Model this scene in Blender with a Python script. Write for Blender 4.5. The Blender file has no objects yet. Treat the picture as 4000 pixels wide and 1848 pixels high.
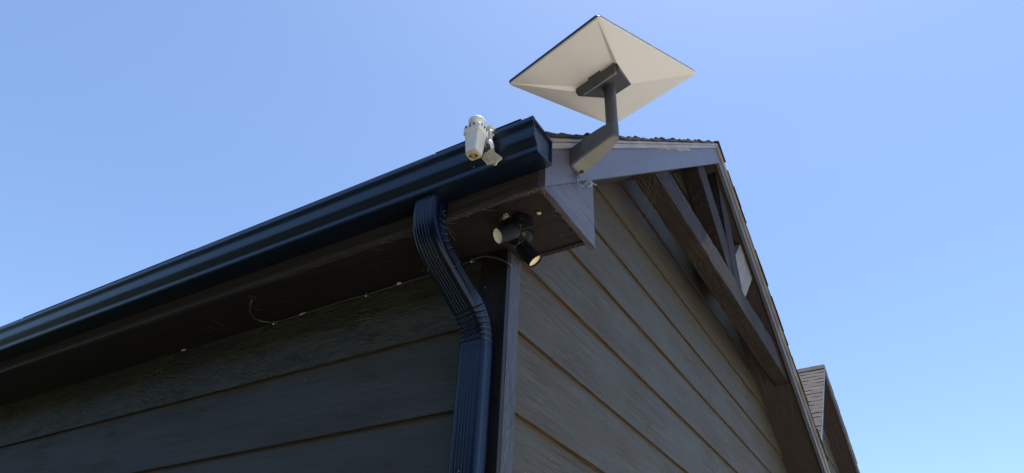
import bpy, bmesh, math, random
from mathutils import Vector, Matrix
random.seed(7)
S = bpy.context.scene
COL = S.collection

# ------------------------------------------------------------------ camera
cam = bpy.data.objects.new('camera', bpy.data.cameras.new('camera'))
COL.objects.link(cam)
RIGHT = Vector((0.85804508, 0.5119874, 0.04034285))
UP = Vector((0.27014638, -0.51675509, 0.81239468))
FWD = Vector((-0.43678321, 0.68617278, 0.5817107))
M = Matrix((RIGHT, UP, -FWD)).transposed().to_4x4()
M.translation = Vector((1.11136, -1.72475, -1.64394))
cam.matrix_world = M
cam.data.sensor_width = 36
cam.data.lens = 24.216
cam.data.clip_start = 0.05
cam.data.clip_end = 2000
S.camera = cam

# ------------------------------------------------------------------ sky, sun, exposure
SUN_DIR = Vector((0.070, 0.20, 0.977)).normalized()
elev = math.asin(SUN_DIR.z)
az = math.atan2(SUN_DIR.x, SUN_DIR.y)       # clockwise from +Y
world = bpy.data.worlds.new('World')
S.world = world
world.use_nodes = True
wn, wl = world.node_tree.nodes, world.node_tree.links
for n in list(wn): wn.remove(n)
sky = wn.new('ShaderNodeTexSky')
sky.sky_type = 'NISHITA'
sky.sun_disc = False
sky.sun_elevation = elev
sky.sun_rotation = az
sky.altitude = 200
sky.air_density = 1.0
sky.dust_density = 0.6
sky.ozone_density = 4.0
bg = wn.new('ShaderNodeBackground')
bg.inputs['Strength'].default_value = 0.12
wo = wn.new('ShaderNodeOutputWorld')
wl.new(sky.outputs[0], bg.inputs[0]); wl.new(bg.outputs[0], wo.inputs[0])
sun = bpy.data.objects.new('sun', bpy.data.lights.new('sun', 'SUN'))
COL.objects.link(sun)
sun.data.energy = 4.4
sun.data.angle = math.radians(0.53)
sun.data.color = (1.0, 0.95, 0.88)
sun.rotation_euler = (-SUN_DIR).to_track_quat('-Z', 'Y').to_euler()
sun.location = (0, 0, 30)
S.view_settings.view_transform = 'Standard'
S.view_settings.look = 'None'
S.view_settings.exposure = 0.95
S.view_settings.gamma = 1.0
S.view_settings.use_curve_mapping = False

# ------------------------------------------------------------------ helpers
def tag(o, label=None, cat=None, group=None, kind=None):
    if label: o['label'] = label
    if cat: o['category'] = cat
    if group: o['group'] = group
    if kind: o['kind'] = kind
    return o

def empty(name, loc=(0, 0, 0)):
    o = bpy.data.objects.new(name, None)
    o.empty_display_size = 0.1
    o.location = loc
    COL.objects.link(o)
    return o

bpy_root_loc = {}
def obj(name, me, mat, parent=None, loc=None, smooth=False, bevel=0.0, seg=2):
    """link mesh (world coordinates) as a child without moving it"""
    if isinstance(me, bmesh.types.BMesh):
        m = bpy.data.meshes.new(name)
        bmesh.ops.recalc_face_normals(me, faces=me.faces)
        me.to_mesh(m); me.free(); me = m
    if mat is not None and not me.materials: me.materials.append(mat)
    if smooth:
        for p in me.polygons: p.use_smooth = True
    o = bpy.data.objects.new(name, me)
    COL.objects.link(o)
    if loc is not None: o.location = loc
    if parent is not None:
        o.parent = parent
        base = Vector((0, 0, 0)); q = parent
        while q is not None:
            base += q.location; q = q.parent
        o.location = Vector(o.location) - base
    if bevel > 0:
        b = o.modifiers.new('bevel', 'BEVEL'); b.width = bevel; b.segments = seg
        b.limit_method = 'ANGLE'; b.angle_limit = math.radians(35)
        if smooth is None or smooth:
            pass
    return o

def box(bm, x0, x1, y0, y1, z0, z1):
    vs = [bm.verts.new(p) for p in ((x0,y0,z0),(x1,y0,z0),(x1,y1,z0),(x0,y1,z0),(x0,y0,z1),(x1,y0,z1),(x1,y1,z1),(x0,y1,z1))]
    for f in ((0,3,2,1),(4,5,6,7),(0,1,5,4),(1,2,6,5),(2,3,7,6),(3,0,4,7)):
        bm.faces.new([vs[i] for i in f])
    return vs

def BOX(*a):
    bm = bmesh.new(); box(bm, *a); return bm

def prism(pts, d, bm=None):
    """polygon pts (3D) extruded by vector d"""
    bm = bm or bmesh.new(); d = Vector(d)
    a = [bm.verts.new(p) for p in pts]; b = [bm.verts.new(Vector(p) + d) for p in pts]
    bm.faces.new(a[::-1]); bm.faces.new(b)
    n = len(pts)
    for i in range(n):
        bm.faces.new((a[i], a[(i+1) % n], b[(i+1) % n], b[i]))
    return bm

def px(polyYZ, x0, x1, bm=None):
    return prism([(x0, y, z) for y, z in polyYZ], (x1 - x0, 0, 0), bm)

def tube(path, r, n=8, bm=None, closed_ends=True, sub=1):
    bm = bm or bmesh.new()
    pts = [Vector(p) for p in path]
    if sub > 1:   # catmull-rom
        q = []
        P = [pts[0]*2 - pts[1]] + pts + [pts[-1]*2 - pts[-2]]
        for i in range(1, len(P) - 2):
            for k in range(sub):
                t = k / sub
                q.append(0.5 * ((2*P[i]) + (-P[i-1]+P[i+1])*t + (2*P[i-1]-5*P[i]+4*P[i+1]-P[i+2])*t*t + (-P[i-1]+3*P[i]-3*P[i+1]+P[i+2])*t**3))
        q.append(pts[-1]); pts = q
    rings = []
    prevA = None
    for i, p in enumerate(pts):
        T = (pts[min(i+1, len(pts)-1)] - pts[max(i-1, 0)]).normalized()
        if prevA is None:
            prevA = T.orthogonal().normalized()
        A = (prevA - T * prevA.dot(T)).normalized(); prevA = A
        B = T.cross(A)
        rr = r[i] if isinstance(r, (list, tuple)) else r
        rings.append([bm.verts.new(p + (A*math.cos(2*math.pi*k/n) + B*math.sin(2*math.pi*k/n))*rr) for k in range(n)])
    for a, b in zip(rings, rings[1:]):
        for k in range(n):
            bm.faces.new((a[k], a[(k+1) % n], b[(k+1) % n], b[k]))
    if closed_ends:
        bm.faces.new(rings[0][::-1]); bm.faces.new(rings[-1])
    return bm

def lathe(profile, center, axis, n=40, bm=None, xaxis=None):
    """profile: list of (r, h) along axis"""
    bm = bm or bmesh.new()
    ax = Vector(axis).normalized()
    A = Vector(xaxis) if xaxis else ax.orthogonal()
    A = (A - ax*A.dot(ax)).normalized(); B = ax.cross(A)
    c = Vector(center); rings = []
    for r, h in profile:
        if r < 1e-6: rings.append([bm.verts.new(c + ax*h)])
        else: rings.append([bm.verts.new(c + ax*h + (A*math.cos(2*math.pi*k/n) + B*math.sin(2*math.pi*k/n))*r) for k in range(n)])
    for a, b in zip(rings, rings[1:]):
        for k in range(n):
            k2 = (k+1) % n
            if len(a) == 1 and len(b) == 1: continue
            if len(a) == 1: bm.faces.new((a[0], b[k2], b[k]))
            elif len(b) == 1: bm.faces.new((a[k], a[k2], b[0]))
            else: bm.faces.new((a[k], a[k2], b[k2], b[k]))
    return bm

def shade_auto(o, ang=35):
    for p in o.data.polygons: p.use_smooth = True
    bm = bmesh.new(); bm.from_mesh(o.data)
    for e in bm.edges:
        if len(e.link_faces) == 2 and e.calc_face_angle(0) > math.radians(ang): e.smooth = False
    bm.to_mesh(o.data); bm.free()
    return o

# ------------------------------------------------------------------ materials
def mat(name, color, rough=0.5, metal=0.0, spec=0.5):
    m = bpy.data.materials.new(name); m.use_nodes = True
    nt = m.node_tree; b = nt.nodes['Principled BSDF']
    b.inputs['Base Color'].default_value = (*color, 1)
    b.inputs['Roughness'].default_value = rough
    b.inputs['Metallic'].default_value = metal
    b.inputs['Specular IOR Level'].default_value = spec
    return m, nt, b

def N(nt, t, **kw):
    n = nt.nodes.new(t)
    for k, v in kw.items():
        if k in n.inputs: n.inputs[k].default_value = v
        else: setattr(n, k, v)
    return n

TILT = 0.0
def coords(nt, scale, rand=True):
    tc = N(nt, 'ShaderNodeTexCoord')
    if TILT:
        pre = N(nt, 'ShaderNodeMapping'); pre.inputs['Rotation'].default_value = (TILT, 0, 0)
        nt.links.new(tc.outputs['Object'], pre.inputs['Vector']); src_ = pre.outputs[0]
    else: src_ = tc.outputs['Object']
    mp = N(nt, 'ShaderNodeMapping'); mp.inputs['Scale'].default_value = scale
    if rand:
        oi = N(nt, 'ShaderNodeObjectInfo')
        mul = N(nt, 'ShaderNodeVectorMath', operation='SCALE'); mul.inputs[0].default_value = (37.0, 53.0, 91.0)
        nt.links.new(oi.outputs['Random'], mul.inputs['Scale'])
        ad = N(nt, 'ShaderNodeVectorMath', operation='ADD')
        nt.links.new(src_, ad.inputs[0]); nt.links.new(mul.outputs[0], ad.inputs[1])
        nt.links.new(ad.outputs[0], mp.inputs['Vector'])
    else:
        nt.links.new(src_, mp.inputs['Vector'])
    return tc, mp

def ramp(nt, src, stops):
    r = N(nt, 'ShaderNodeValToRGB')
    els = r.color_ramp.elements
    while len(els) < len(stops): els.new(0.5)
    for e, (p, c) in zip(els, stops):
        e.position = p; e.color = (*c, 1) if len(c) == 3 else c
    nt.links.new(src, r.inputs[0])
    return r

def mix(nt, fac, a, b, mode='MIX'):
    m = N(nt, 'ShaderNodeMix', data_type='RGBA', blend_type=mode)
    L = nt.links
    for s, idx in ((fac, 0), (a, 6), (b, 7)):
        if hasattr(s, 'links'): L.new(s, m.inputs[idx])
        elif idx == 0: m.inputs[0].default_value = s
        else: m.inputs[idx].default_value = (*s, 1)
    return m.outputs[2]

def wood_paint(name, c1, c2, along, rough=0.55, bump=0.35, grain=60, dist=0.003, specks=0.0, spec=0.5,
               stain=None, stain_amt=0.5, stain_scale=2.0, rings=True, long=3.0, lap=False):
    """painted, embossed or rough-sawn wood whose grain runs along the axis vector `along`"""
    m, nt, b = mat(name, c1, rough, spec=spec)
    L = nt.links
    sc = tuple(long if a else grain for a in along)
    _, mp = coords(nt, sc)
    n1 = N(nt, 'ShaderNodeTexNoise', Scale=1.0, Detail=4.0, Roughness=0.6, Distortion=1.1)
    L.new(mp.outputs[0], n1.inputs['Vector'])
    sc2 = tuple(long*0.45 if a else grain*0.22 for a in along)
    _, mp2 = coords(nt, sc2)
    n2 = N(nt, 'ShaderNodeTexNoise', Scale=1.0, Detail=2.0, Distortion=0.6)
    L.new(mp2.outputs[0], n2.inputs['Vector'])
    # growth rings: contour lines of the slow noise
    mul = N(nt, 'ShaderNodeMath', operation='MULTIPLY'); mul.inputs[1].default_value = 60.0
    L.new(n2.outputs['Fac'], mul.inputs[0])
    sn = N(nt, 'ShaderNodeMath', operation='SINE'); L.new(mul.outputs[0], sn.inputs[0])
    hm = N(nt, 'ShaderNodeMath', operation='MULTIPLY'); hm.inputs[1].default_value = 0.22 if rings else 0.0
    L.new(sn.outputs[0], hm.inputs[0])
    # rings only in patches
    _, mp3 = coords(nt, (2.2, 2.2, 2.2))
    n3 = N(nt, 'ShaderNodeTexNoise', Scale=1.3, Detail=2.0)
    L.new(mp3.outputs[0], n3.inputs['Vector'])
    pr = N(nt, 'ShaderNodeMapRange'); pr.inputs['From Min'].default_value = 0.42; pr.inputs['From Max'].default_value = 0.6
    L.new(n3.outputs['Fac'], pr.inputs['Value'])
    hm2 = N(nt, 'ShaderNodeMath', operation='MULTIPLY'); L.new(hm.outputs[0], hm2.inputs[0]); L.new(pr.outputs[0], hm2.inputs[1])
    pr2 = N(nt, 'ShaderNodeMapRange'); pr2.inputs['From Min'].default_value = 0.38; pr2.inputs['From Max'].default_value = 0.62; pr2.inputs['To Min'].default_value = 0.25
    L.new(n3.outputs['Fac'], pr2.inputs['Value'])
    nm = N(nt, 'ShaderNodeMath', operation='MULTIPLY'); L.new(n1.outputs['Fac'], nm.inputs[0]); L.new(pr2.outputs[0], nm.inputs[1])
    add = N(nt, 'ShaderNodeMath', operation='ADD'); L.new(nm.outputs[0], add.inputs[0]); L.new(hm2.outputs[0], add.inputs[1])
    bp = N(nt, 'ShaderNodeBump', Strength=bump, Distance=dist)
    L.new(add.outputs[0], bp.inputs['Height']); L.new(bp.outputs[0], b.inputs['Normal'])
    r = ramp(nt, n1.outputs['Fac'], [(0.3, c2), (0.62, c1)])
    colr = r.outputs[0]
    # slow colour drift
    _, mp4 = coords(nt, tuple(0.7 if a else 4.0 for a in along))
    n4 = N(nt, 'ShaderNodeTexNoise', Scale=stain_scale, Detail=5.0, Roughness=0.6)
    L.new(mp4.outputs[0], n4.inputs['Vector'])
    if stain:
        f = N(nt, 'ShaderNodeMapRange'); f.inputs['From Min'].default_value = 0.45; f.inputs['From Max'].default_value = 0.72
        f.inputs['To Max'].default_value = stain_amt
        L.new(n4.outputs['Fac'], f.inputs['Value'])
        colr = mix(nt, f.outputs[0], colr, stain)
    if specks > 0:
        _, mp5 = coords(nt, (1, 1, 1))
        v = N(nt, 'ShaderNodeTexVoronoi', Scale=22.0, Randomness=1.0); L.new(mp5.outputs[0], v.inputs['Vector'])
        f2 = N(nt, 'ShaderNodeMapRange'); f2.inputs['From Min'].default_value = 0.05; f2.inputs['From Max'].default_value = 0.035
        L.new(v.outputs['Distance'], f2.inputs['Value'])
        wn_ = N(nt, 'ShaderNodeMath', operation='GREATER_THAN'); wn_.inputs[1].default_value = 1 - specks
        sp = N(nt, 'ShaderNodeSeparateColor'); L.new(v.outputs['Color'], sp.inputs[0]); L.new(sp.outputs[0], wn_.inputs[0])
        mm = N(nt, 'ShaderNodeMath', operation='MULTIPLY'); L.new(f2.outputs[0], mm.inputs[0]); L.new(wn_.outputs[0], mm.inputs[1])
        colr = mix(nt, mm.outputs[0], colr, (0.42, 0.40, 0.36))
    if lap:      # brown mildew and dirt collected under each lap and on the drip edge of the board
        tc = N(nt, 'ShaderNodeTexCoord'); sx = N(nt, 'ShaderNodeSeparateXYZ'); L.new(tc.outputs['Object'], sx.inputs[0])
        f = N(nt, 'ShaderNodeMapRange', interpolation_type='SMOOTHSTEP'); f.inputs['From Min'].default_value = 0.255; f.inputs['From Max'].default_value = 0.302
        L.new(sx.outputs['Z'], f.inputs['Value'])
        f3 = N(nt, 'ShaderNodeMapRange'); f3.inputs['From Min'].default_value = 0.005; f3.inputs['From Max'].default_value = 0.002
        L.new(sx.outputs['Z'], f3.inputs['Value'])
        mx = N(nt, 'ShaderNodeMath', operation='MAXIMUM'); L.new(f.outputs[0], mx.inputs[0]); L.new(f3.outputs[0], mx.inputs[1])
        fm = N(nt, 'ShaderNodeMath', operation='MULTIPLY'); L.new(mx.outputs[0], fm.inputs[0]); L.new(n4.outputs['Fac'], fm.inputs[1])
        f4 = N(nt, 'ShaderNodeMath', operation='MULTIPLY'); f4.inputs[1].default_value = 1.5; f4.use_clamp = True; L.new(fm.outputs[0], f4.inputs[0])
        colr = mix(nt, f4.outputs[0], colr, tuple(x*k for x, k in zip(c1, (0.95, 0.62, 0.30))))
    L.new(colr, b.inputs['Base Color'])
    rr = N(nt, 'ShaderNodeMapRange'); rr.inputs['To Min'].default_value = rough - 0.08; rr.inputs['To Max'].default_value = rough + 0.12
    L.new(n4.outputs['Fac'], rr.inputs['Value']); L.new(rr.outputs[0], b.inputs['Roughness'])
    return m

SID1, SID2 = (0.080, 0.074, 0.057), (0.042, 0.039, 0.030)
m_side_y = wood_paint('siding_paint_gable', SID1, SID2, (0, 1, 0), rough=0.58, spec=0.28, bump=1.0, grain=85, dist=0.007, specks=0.45, stain=(0.062, 0.048, 0.028), stain_amt=0.8, lap=True)
m_side_x = wood_paint('siding_paint_eave', (0.064, 0.069, 0.065), (0.046, 0.050, 0.048), (1, 0, 0), rough=0.6, spec=0.3, bump=0.9, grain=85, dist=0.004, specks=0.45, stain=(0.034, 0.034, 0.024), stain_amt=0.5, lap=True)
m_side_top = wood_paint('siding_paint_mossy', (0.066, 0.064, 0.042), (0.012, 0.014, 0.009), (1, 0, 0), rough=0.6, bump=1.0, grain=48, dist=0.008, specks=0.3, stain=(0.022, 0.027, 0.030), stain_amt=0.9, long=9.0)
BR1, BR2 = (0.024, 0.018, 0.018), (0.013, 0.010, 0.011)
m_trim_x = wood_paint('trim_paint_along_x', BR1, BR2, (1, 0, 0), rough=0.42, bump=0.5, grain=90, dist=0.002, specks=0.3)
TILT = -math.atan(0.8211)
m_rake_near = wood_paint('rake_paint_near', (0.082, 0.074, 0.088), (0.050, 0.046, 0.060), (0, 1, 0), rough=0.42, bump=0.8, grain=80, dist=0.004, specks=0.35, spec=0.8, long=30, rings=False)
TILT = math.atan(0.8211)
m_rake_far = wood_paint('rake_paint_far', (0.082, 0.074, 0.088), (0.044, 0.039, 0.050), (0, 1, 0), rough=0.42, bump=1.0, grain=80, dist=0.004, specks=0.35, spec=0.8, long=7, rings=False)
TILT = 0.0
m_trim_y = wood_paint('trim_paint_along_y', (0.082, 0.074, 0.088), (0.024, 0.021, 0.028), (0, 1, 0), rough=0.42, bump=1.0, grain=75, dist=0.010, specks=0.35, spec=0.8, long=5, rings=False)
m_trim_z = wood_paint('trim_paint_upright', (0.052, 0.045, 0.046), (0.018, 0.015, 0.017), (0, 0, 1), rough=0.45, bump=1.0, grain=85, dist=0.005, specks=0.45, spec=0.6, long=9)
m_fascia = wood_paint('fascia_paint', (0.050, 0.042, 0.040), (0.026, 0.021, 0.020), (1, 0, 0), rough=0.45, bump=0.6, grain=90, dist=0.003, specks=0.4)
m_cornerx = wood_paint('corner_board_shaded', (0.014, 0.012, 0.013), (0.008, 0.007, 0.008), (0, 0, 1), rough=0.5, bump=0.5, grain=60, dist=0.002, specks=0.3, spec=0.3)  # same trim paint, with the eave side's shade put into the colour
m_ceil = wood_paint('overhang_plywood', (0.028, 0.019, 0.016), (0.014, 0.010, 0.009), (0, 1, 1), rough=0.6, bump=0.8, grain=45, dist=0.004, long=8, specks=0.1)
m_beam = wood_paint('rough_beam_wood', (0.034, 0.025, 0.021), (0.006, 0.0045, 0.004), (0, 1, 0), rough=0.65, spec=0.15, bump=1.0, grain=80, dist=0.010, long=4.0, stain=(0.055, 0.036, 0.026), stain_amt=0.4, specks=0.15)
m_post = wood_paint('rough_post_wood', (0.030, 0.022, 0.019), (0.006, 0.0045, 0.004), (0, 0, 1), rough=0.65, spec=0.15, bump=1.0, grain=60, dist=0.010, long=4.0, specks=0.15)
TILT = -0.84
m_sunlit_brace = wood_paint('sunlit_brace_wood', (0.25, 0.225, 0.20), (0.10, 0.09, 0.08), (0, 1, 0), rough=0.6, bump=1.0, grain=60, dist=0.008, long=3)  # paler tone puts sunlight on the right brace into its colour
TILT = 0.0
m_edgewood = wood_paint('bare_board_edge', (0.10, 0.072, 0.045), (0.05, 0.036, 0.026), (1, 0, 0), rough=0.7, bump=0.6, grain=60, dist=0.002)

def metal_trim():
    m, nt, b = mat('grey_drip_metal', (0.28, 0.24, 0.18), 0.38, 0.0, 0.6)
    _, mp = coords(nt, (8, 1.5, 1.5), False)
    n = N(nt, 'ShaderNodeTexNoise', Scale=3.0, Detail=4.0); nt.links.new(mp.outputs[0], n.inputs['Vector'])
    r = ramp(nt, n.outputs['Fac'], [(0.35, (0.19, 0.155, 0.115)), (0.65, (0.31, 0.275, 0.22))])
    nt.links.new(r.outputs[0], b.inputs['Base Color'])
    return m
m_drip = metal_trim()

def gloss_dark(name, color, rough=0.28, dust=0.25, spec=0.5, dustcol=(0.10, 0.095, 0.085), coat=0.0, tint=(1, 1, 1)):
    m, nt, b = mat(name, color, rough, 0.0, spec)
    L = nt.links
    _, mp = coords(nt, (1, 1, 1), False)
    n = N(nt, 'ShaderNodeTexNoise', Scale=9.0, Detail=6.0, Roughness=0.65); L.new(mp.outputs[0], n.inputs['Vector'])
    f = N(nt, 'ShaderNodeMapRange'); f.inputs['From Min'].default_value = 0.48; f.inputs['From Max'].default_value = 0.75
    f.inputs['To Max'].default_value = dust; L.new(n.outputs['Fac'], f.inputs['Value'])
    c = mix(nt, f.outputs[0], color, dustcol)
    v = N(nt, 'ShaderNodeTexVoronoi', Scale=26.0); L.new(mp.outputs[0], v.inputs['Vector'])
    f2 = N(nt, 'ShaderNodeMapRange'); f2.inputs['From Min'].default_value = 0.055; f2.inputs['From Max'].default_value = 0.035
    L.new(v.outputs['Distance'], f2.inputs['Value'])
    sp = N(nt, 'ShaderNodeSeparateColor'); L.new(v.outputs['Color'], sp.inputs[0])
    g = N(nt, 'ShaderNodeMath', operation='GREATER_THAN'); g.inputs[1].default_value = 0.78; L.new(sp.outputs[0], g.inputs[0])
    mm = N(nt, 'ShaderNodeMath', operation='MULTIPLY'); L.new(f2.outputs[0], mm.inputs[0]); L.new(g.outputs[0], mm.inputs[1])
    c = mix(nt, mm.outputs[0], c, (0.35, 0.33, 0.29))
    L.new(c, b.inputs['Base Color'])
    rr = N(nt, 'ShaderNodeMapRange'); rr.inputs['To Min'].default_value = rough - 0.04; rr.inputs['To Max'].default_value = rough + 0.12
    L.new(n.outputs['Fac'], rr.inputs['Value']); L.new(rr.outputs[0], b.inputs['Roughness'])
    n5 = N(nt, 'ShaderNodeTexNoise', Scale=5.0, Detail=2.0); L.new(mp.outputs[0], n5.inputs['Vector'])
    bp = N(nt, 'ShaderNodeBump', Strength=0.12, Distance=0.004); L.new(n5.outputs['Fac'], bp.inputs['Height']); L.new(bp.outputs[0], b.inputs['Normal'])
    b.inputs['Coat Weight'].default_value = coat; b.inputs['Coat Roughness'].default_value = 0.15
    b.inputs['Specular Tint'].default_value = (*tint, 1)
    return m
m_gutter = gloss_dark('gutter_enamel', (0.003, 0.006, 0.017), 0.30, dust=0.10, spec=0.64, coat=0.1, tint=(0.6, 0.8, 1.0), dustcol=(0.05, 0.05, 0.05))
m_spout = gloss_dark('downspout_enamel', (0.0012, 0.0035, 0.015), 0.22, dust=0.03, spec=0.45, coat=0.02, tint=(0.72, 0.86, 1.0), dustcol=(0.05, 0.05, 0.05))
m_lampblack = gloss_dark('lamp_black', (0.004, 0.004, 0.005), 0.42, dust=0.10, spec=0.16)

def plastic(name, c, rough=0.45, dirt=None, amt=0.3, sc=6.0, spec=0.5):
    m, nt, b = mat(name, c, rough, 0, spec)
    _, mp = coords(nt, (1, 1, 1), False)
    n = N(nt, 'ShaderNodeTexNoise', Scale=sc, Detail=6.0, Roughness=0.65); nt.links.new(mp.outputs[0], n.inputs['Vector'])
    f = N(nt, 'ShaderNodeMapRange'); f.inputs['From Min'].default_value = 0.45; f.inputs['From Max'].default_value = 0.8
    f.inputs['To Max'].default_value = amt; nt.links.new(n.outputs['Fac'], f.inputs['Value'])
    nt.links.new(mix(nt, f.outputs[0], c, dirt or tuple(x*0.7 for x in c)), b.inputs['Base Color'])
    n2 = N(nt, 'ShaderNodeTexNoise', Scale=220.0, Detail=1.0); nt.links.new(mp.outputs[0], n2.inputs['Vector'])
    bp = N(nt, 'ShaderNodeBump', Strength=0.12, Distance=0.0008); nt.links.new(n2.outputs['Fac'], bp.inputs['Height']); nt.links.new(bp.outputs[0], b.inputs['Normal'])
    return m
m_dish = plastic('dish_white_plastic', (0.78, 0.755, 0.72), 0.5, (0.66, 0.62, 0.57), 0.45, 4.0)
m_dishedge = plastic('dish_grey_edge', (0.045, 0.055, 0.072), 0.42)
m_face = plastic('antenna_face_white', (0.75, 0.75, 0.74), 0.35)
m_mast = plastic('mast_grey_coating', (0.055, 0.058, 0.068), 0.42, (0.075, 0.075, 0.078), 0.4, spec=0.5)
m_latch = plastic('latch_grey', (0.24, 0.24, 0.235), 0.5)
m_cover = plastic('arm_cover_grey', (0.15, 0.148, 0.128), 0.5)
m_sensor = plastic('sensor_white_plastic', (0.72, 0.73, 0.69), 0.40, (0.55, 0.50, 0.36), 0.5, 30.0)
m_sensory = plastic('sensor_yellow_plastic', (0.55, 0.48, 0.31), 0.5, (0.32, 0.24, 0.12), 0.8, 40.0)  # the bottom cap's yellow is light from the ground put into the colour
m_dirt = plastic('packed_dirt', (0.09, 0.065, 0.045), 0.9)
m_dark = plastic('dark_recess', (0.012, 0.011, 0.011), 0.8)
m_cable = plastic('black_cable_sheath', (0.060, 0.062, 0.070), 0.4)
m_gcable = plastic('grey_cable_sheath', (0.10, 0.11, 0.135), 0.42)
m_screw = plastic('screw_metal', (0.02, 0.02, 0.022), 0.3)
m_clip = plastic('clip_white', (0.5, 0.49, 0.45), 0.5)
m_web = plastic('cobweb_silk', (0.17, 0.155, 0.14), 0.8)
m_flake = plastic('dry_plant_flakes', (0.26, 0.18, 0.10), 0.8, (0.5, 0.46, 0.38), 0.9, 60)
m_egg = plastic('pale_cocoon', (0.55, 0.46, 0.27), 0.7)
m_peel = plastic('bare_primer', (0.30, 0.28, 0.24), 0.7)
def lens_mat(name, c):
    m, nt, b = mat(name, c, 0.22, 0, 0.5)
    b.inputs['Coat Weight'].default_value = 0.5
    return m
m_lens1 = lens_mat('frosted_lens_cool', (0.95, 0.92, 0.68))
m_lens2 = lens_mat('frosted_lens_warm', (0.92, 0.76, 0.44))

def shingle_mat(g=1.0, nm='asphalt_shingle', cl=((0.050, 0.046, 0.048), (0.068, 0.063, 0.066), (0.088, 0.066, 0.060), (0.060, 0.056, 0.060))):
    m, nt, b = mat(nm, (0.05, 0.045, 0.045), 0.9, 0, 0.3)
    L = nt.links
    oi = N(nt, 'ShaderNodeObjectInfo')
    r = ramp(nt, oi.outputs['Random'], [(p_, tuple(x_*g for x_ in c_)) for p_, c_ in zip((0.0, 0.45, 0.75, 1.0), cl)])
    _, mp = coords(nt, (1, 1, 1))
    n = N(nt, 'ShaderNodeTexNoise', Scale=180.0, Detail=2.0); L.new(mp.outputs[0], n.inputs['Vector'])
    n2 = N(nt, 'ShaderNodeTexNoise', Scale=6.0, Detail=3.0); L.new(mp.outputs[0], n2.inputs['Vector'])
    c = mix(nt, n.outputs['Fac'], r.outputs[0], (0.09, 0.085, 0.085), 'OVERLAY')
    c2 = mix(nt, n2.outputs['Fac'], c, (0.11, 0.08, 0.07), 'OVERLAY')
    L.new(c2, b.inputs['Base Color'])
    bp = N(nt, 'ShaderNodeBump', Strength=0.6, Distance=0.002); L.new(n.outputs['Fac'], bp.inputs['Height']); L.new(bp.outputs[0], b.inputs['Normal'])
    return m
m_shingle = shingle_mat()
m_shingle2 = shingle_mat(1.7, 'asphalt_shingle_pale', ((0.056, 0.055, 0.060), (0.070, 0.068, 0.074), (0.080, 0.066, 0.066), (0.062, 0.061, 0.068)))

def ground_mat():
    m, nt, b = mat('pale_gravel_ground', (0.35, 0.31, 0.26), 0.9, 0, 0.3)
    L = nt.links
    _, mp = coords(nt, (1, 1, 1), False)
    n = N(nt, 'ShaderNodeTexNoise', Scale=0.35, Detail=6.0, Roughness=0.6); L.new(mp.outputs[0], n.inputs['Vector'])
    r = ramp(nt, n.outputs['Fac'], [(0.35, (0.38, 0.34, 0.28)), (0.6, (0.48, 0.44, 0.38))])
    v = N(nt, 'ShaderNodeTexVoronoi', Scale=40.0); L.new(mp.outputs[0], v.inputs['Vector'])
    L.new(mix(nt, 0.25, r.outputs[0], v.outputs['Color'], 'OVERLAY'), b.inputs['Base Color'])
    bp = N(nt, 'ShaderNodeBump', Strength=0.5, Distance=0.02); L.new(v.outputs['Distance'], bp.inputs['Height']); L.new(bp.outputs[0], b.inputs['Normal'])
    return m

def lawn_mat():
    m, nt, b = mat('lawn', (0.04, 0.06, 0.02), 0.9, 0, 0.2)
    _, mp = coords(nt, (1, 1, 1), False)
    n = N(nt, 'ShaderNodeTexNoise', Scale=0.8, Detail=8.0, Roughness=0.7); nt.links.new(mp.outputs[0], n.inputs['Vector'])
    r = ramp(nt, n.outputs['Fac'], [(0.35, (0.020, 0.030, 0.011)), (0.7, (0.050, 0.052, 0.026))])
    nt.links.new(r.outputs[0], b.inputs['Base Color'])
    n2 = N(nt, 'ShaderNodeTexNoise', Scale=60.0, Detail=3.0); nt.links.new(mp.outputs[0], n2.inputs['Vector'])
    bp = N(nt, 'ShaderNodeBump', Strength=0.8, Distance=0.03); nt.links.new(n2.outputs['Fac'], bp.inputs['Height']); nt.links.new(bp.outputs[0], b.inputs['Normal'])
    return m
# ------------------------------------------------------------------ ground
GZ = -3.25
bm = bmesh.new()
bmesh.ops.create_grid(bm, x_segments=40, y_segments=40, size=600)
for v in bm.verts: v.co.z = GZ + (0.0 if v.co.length < 60 else random.uniform(-0.3, 0.3))
tag(obj('ground', bm, lawn_mat()), kind='structure')
# pale concrete drive on the gable side
tag(obj('driveway', BOX(1.0, 26.0, -9.0, 30.0, GZ + 0.004, GZ + 0.03), ground_mat()), kind='structure')

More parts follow.
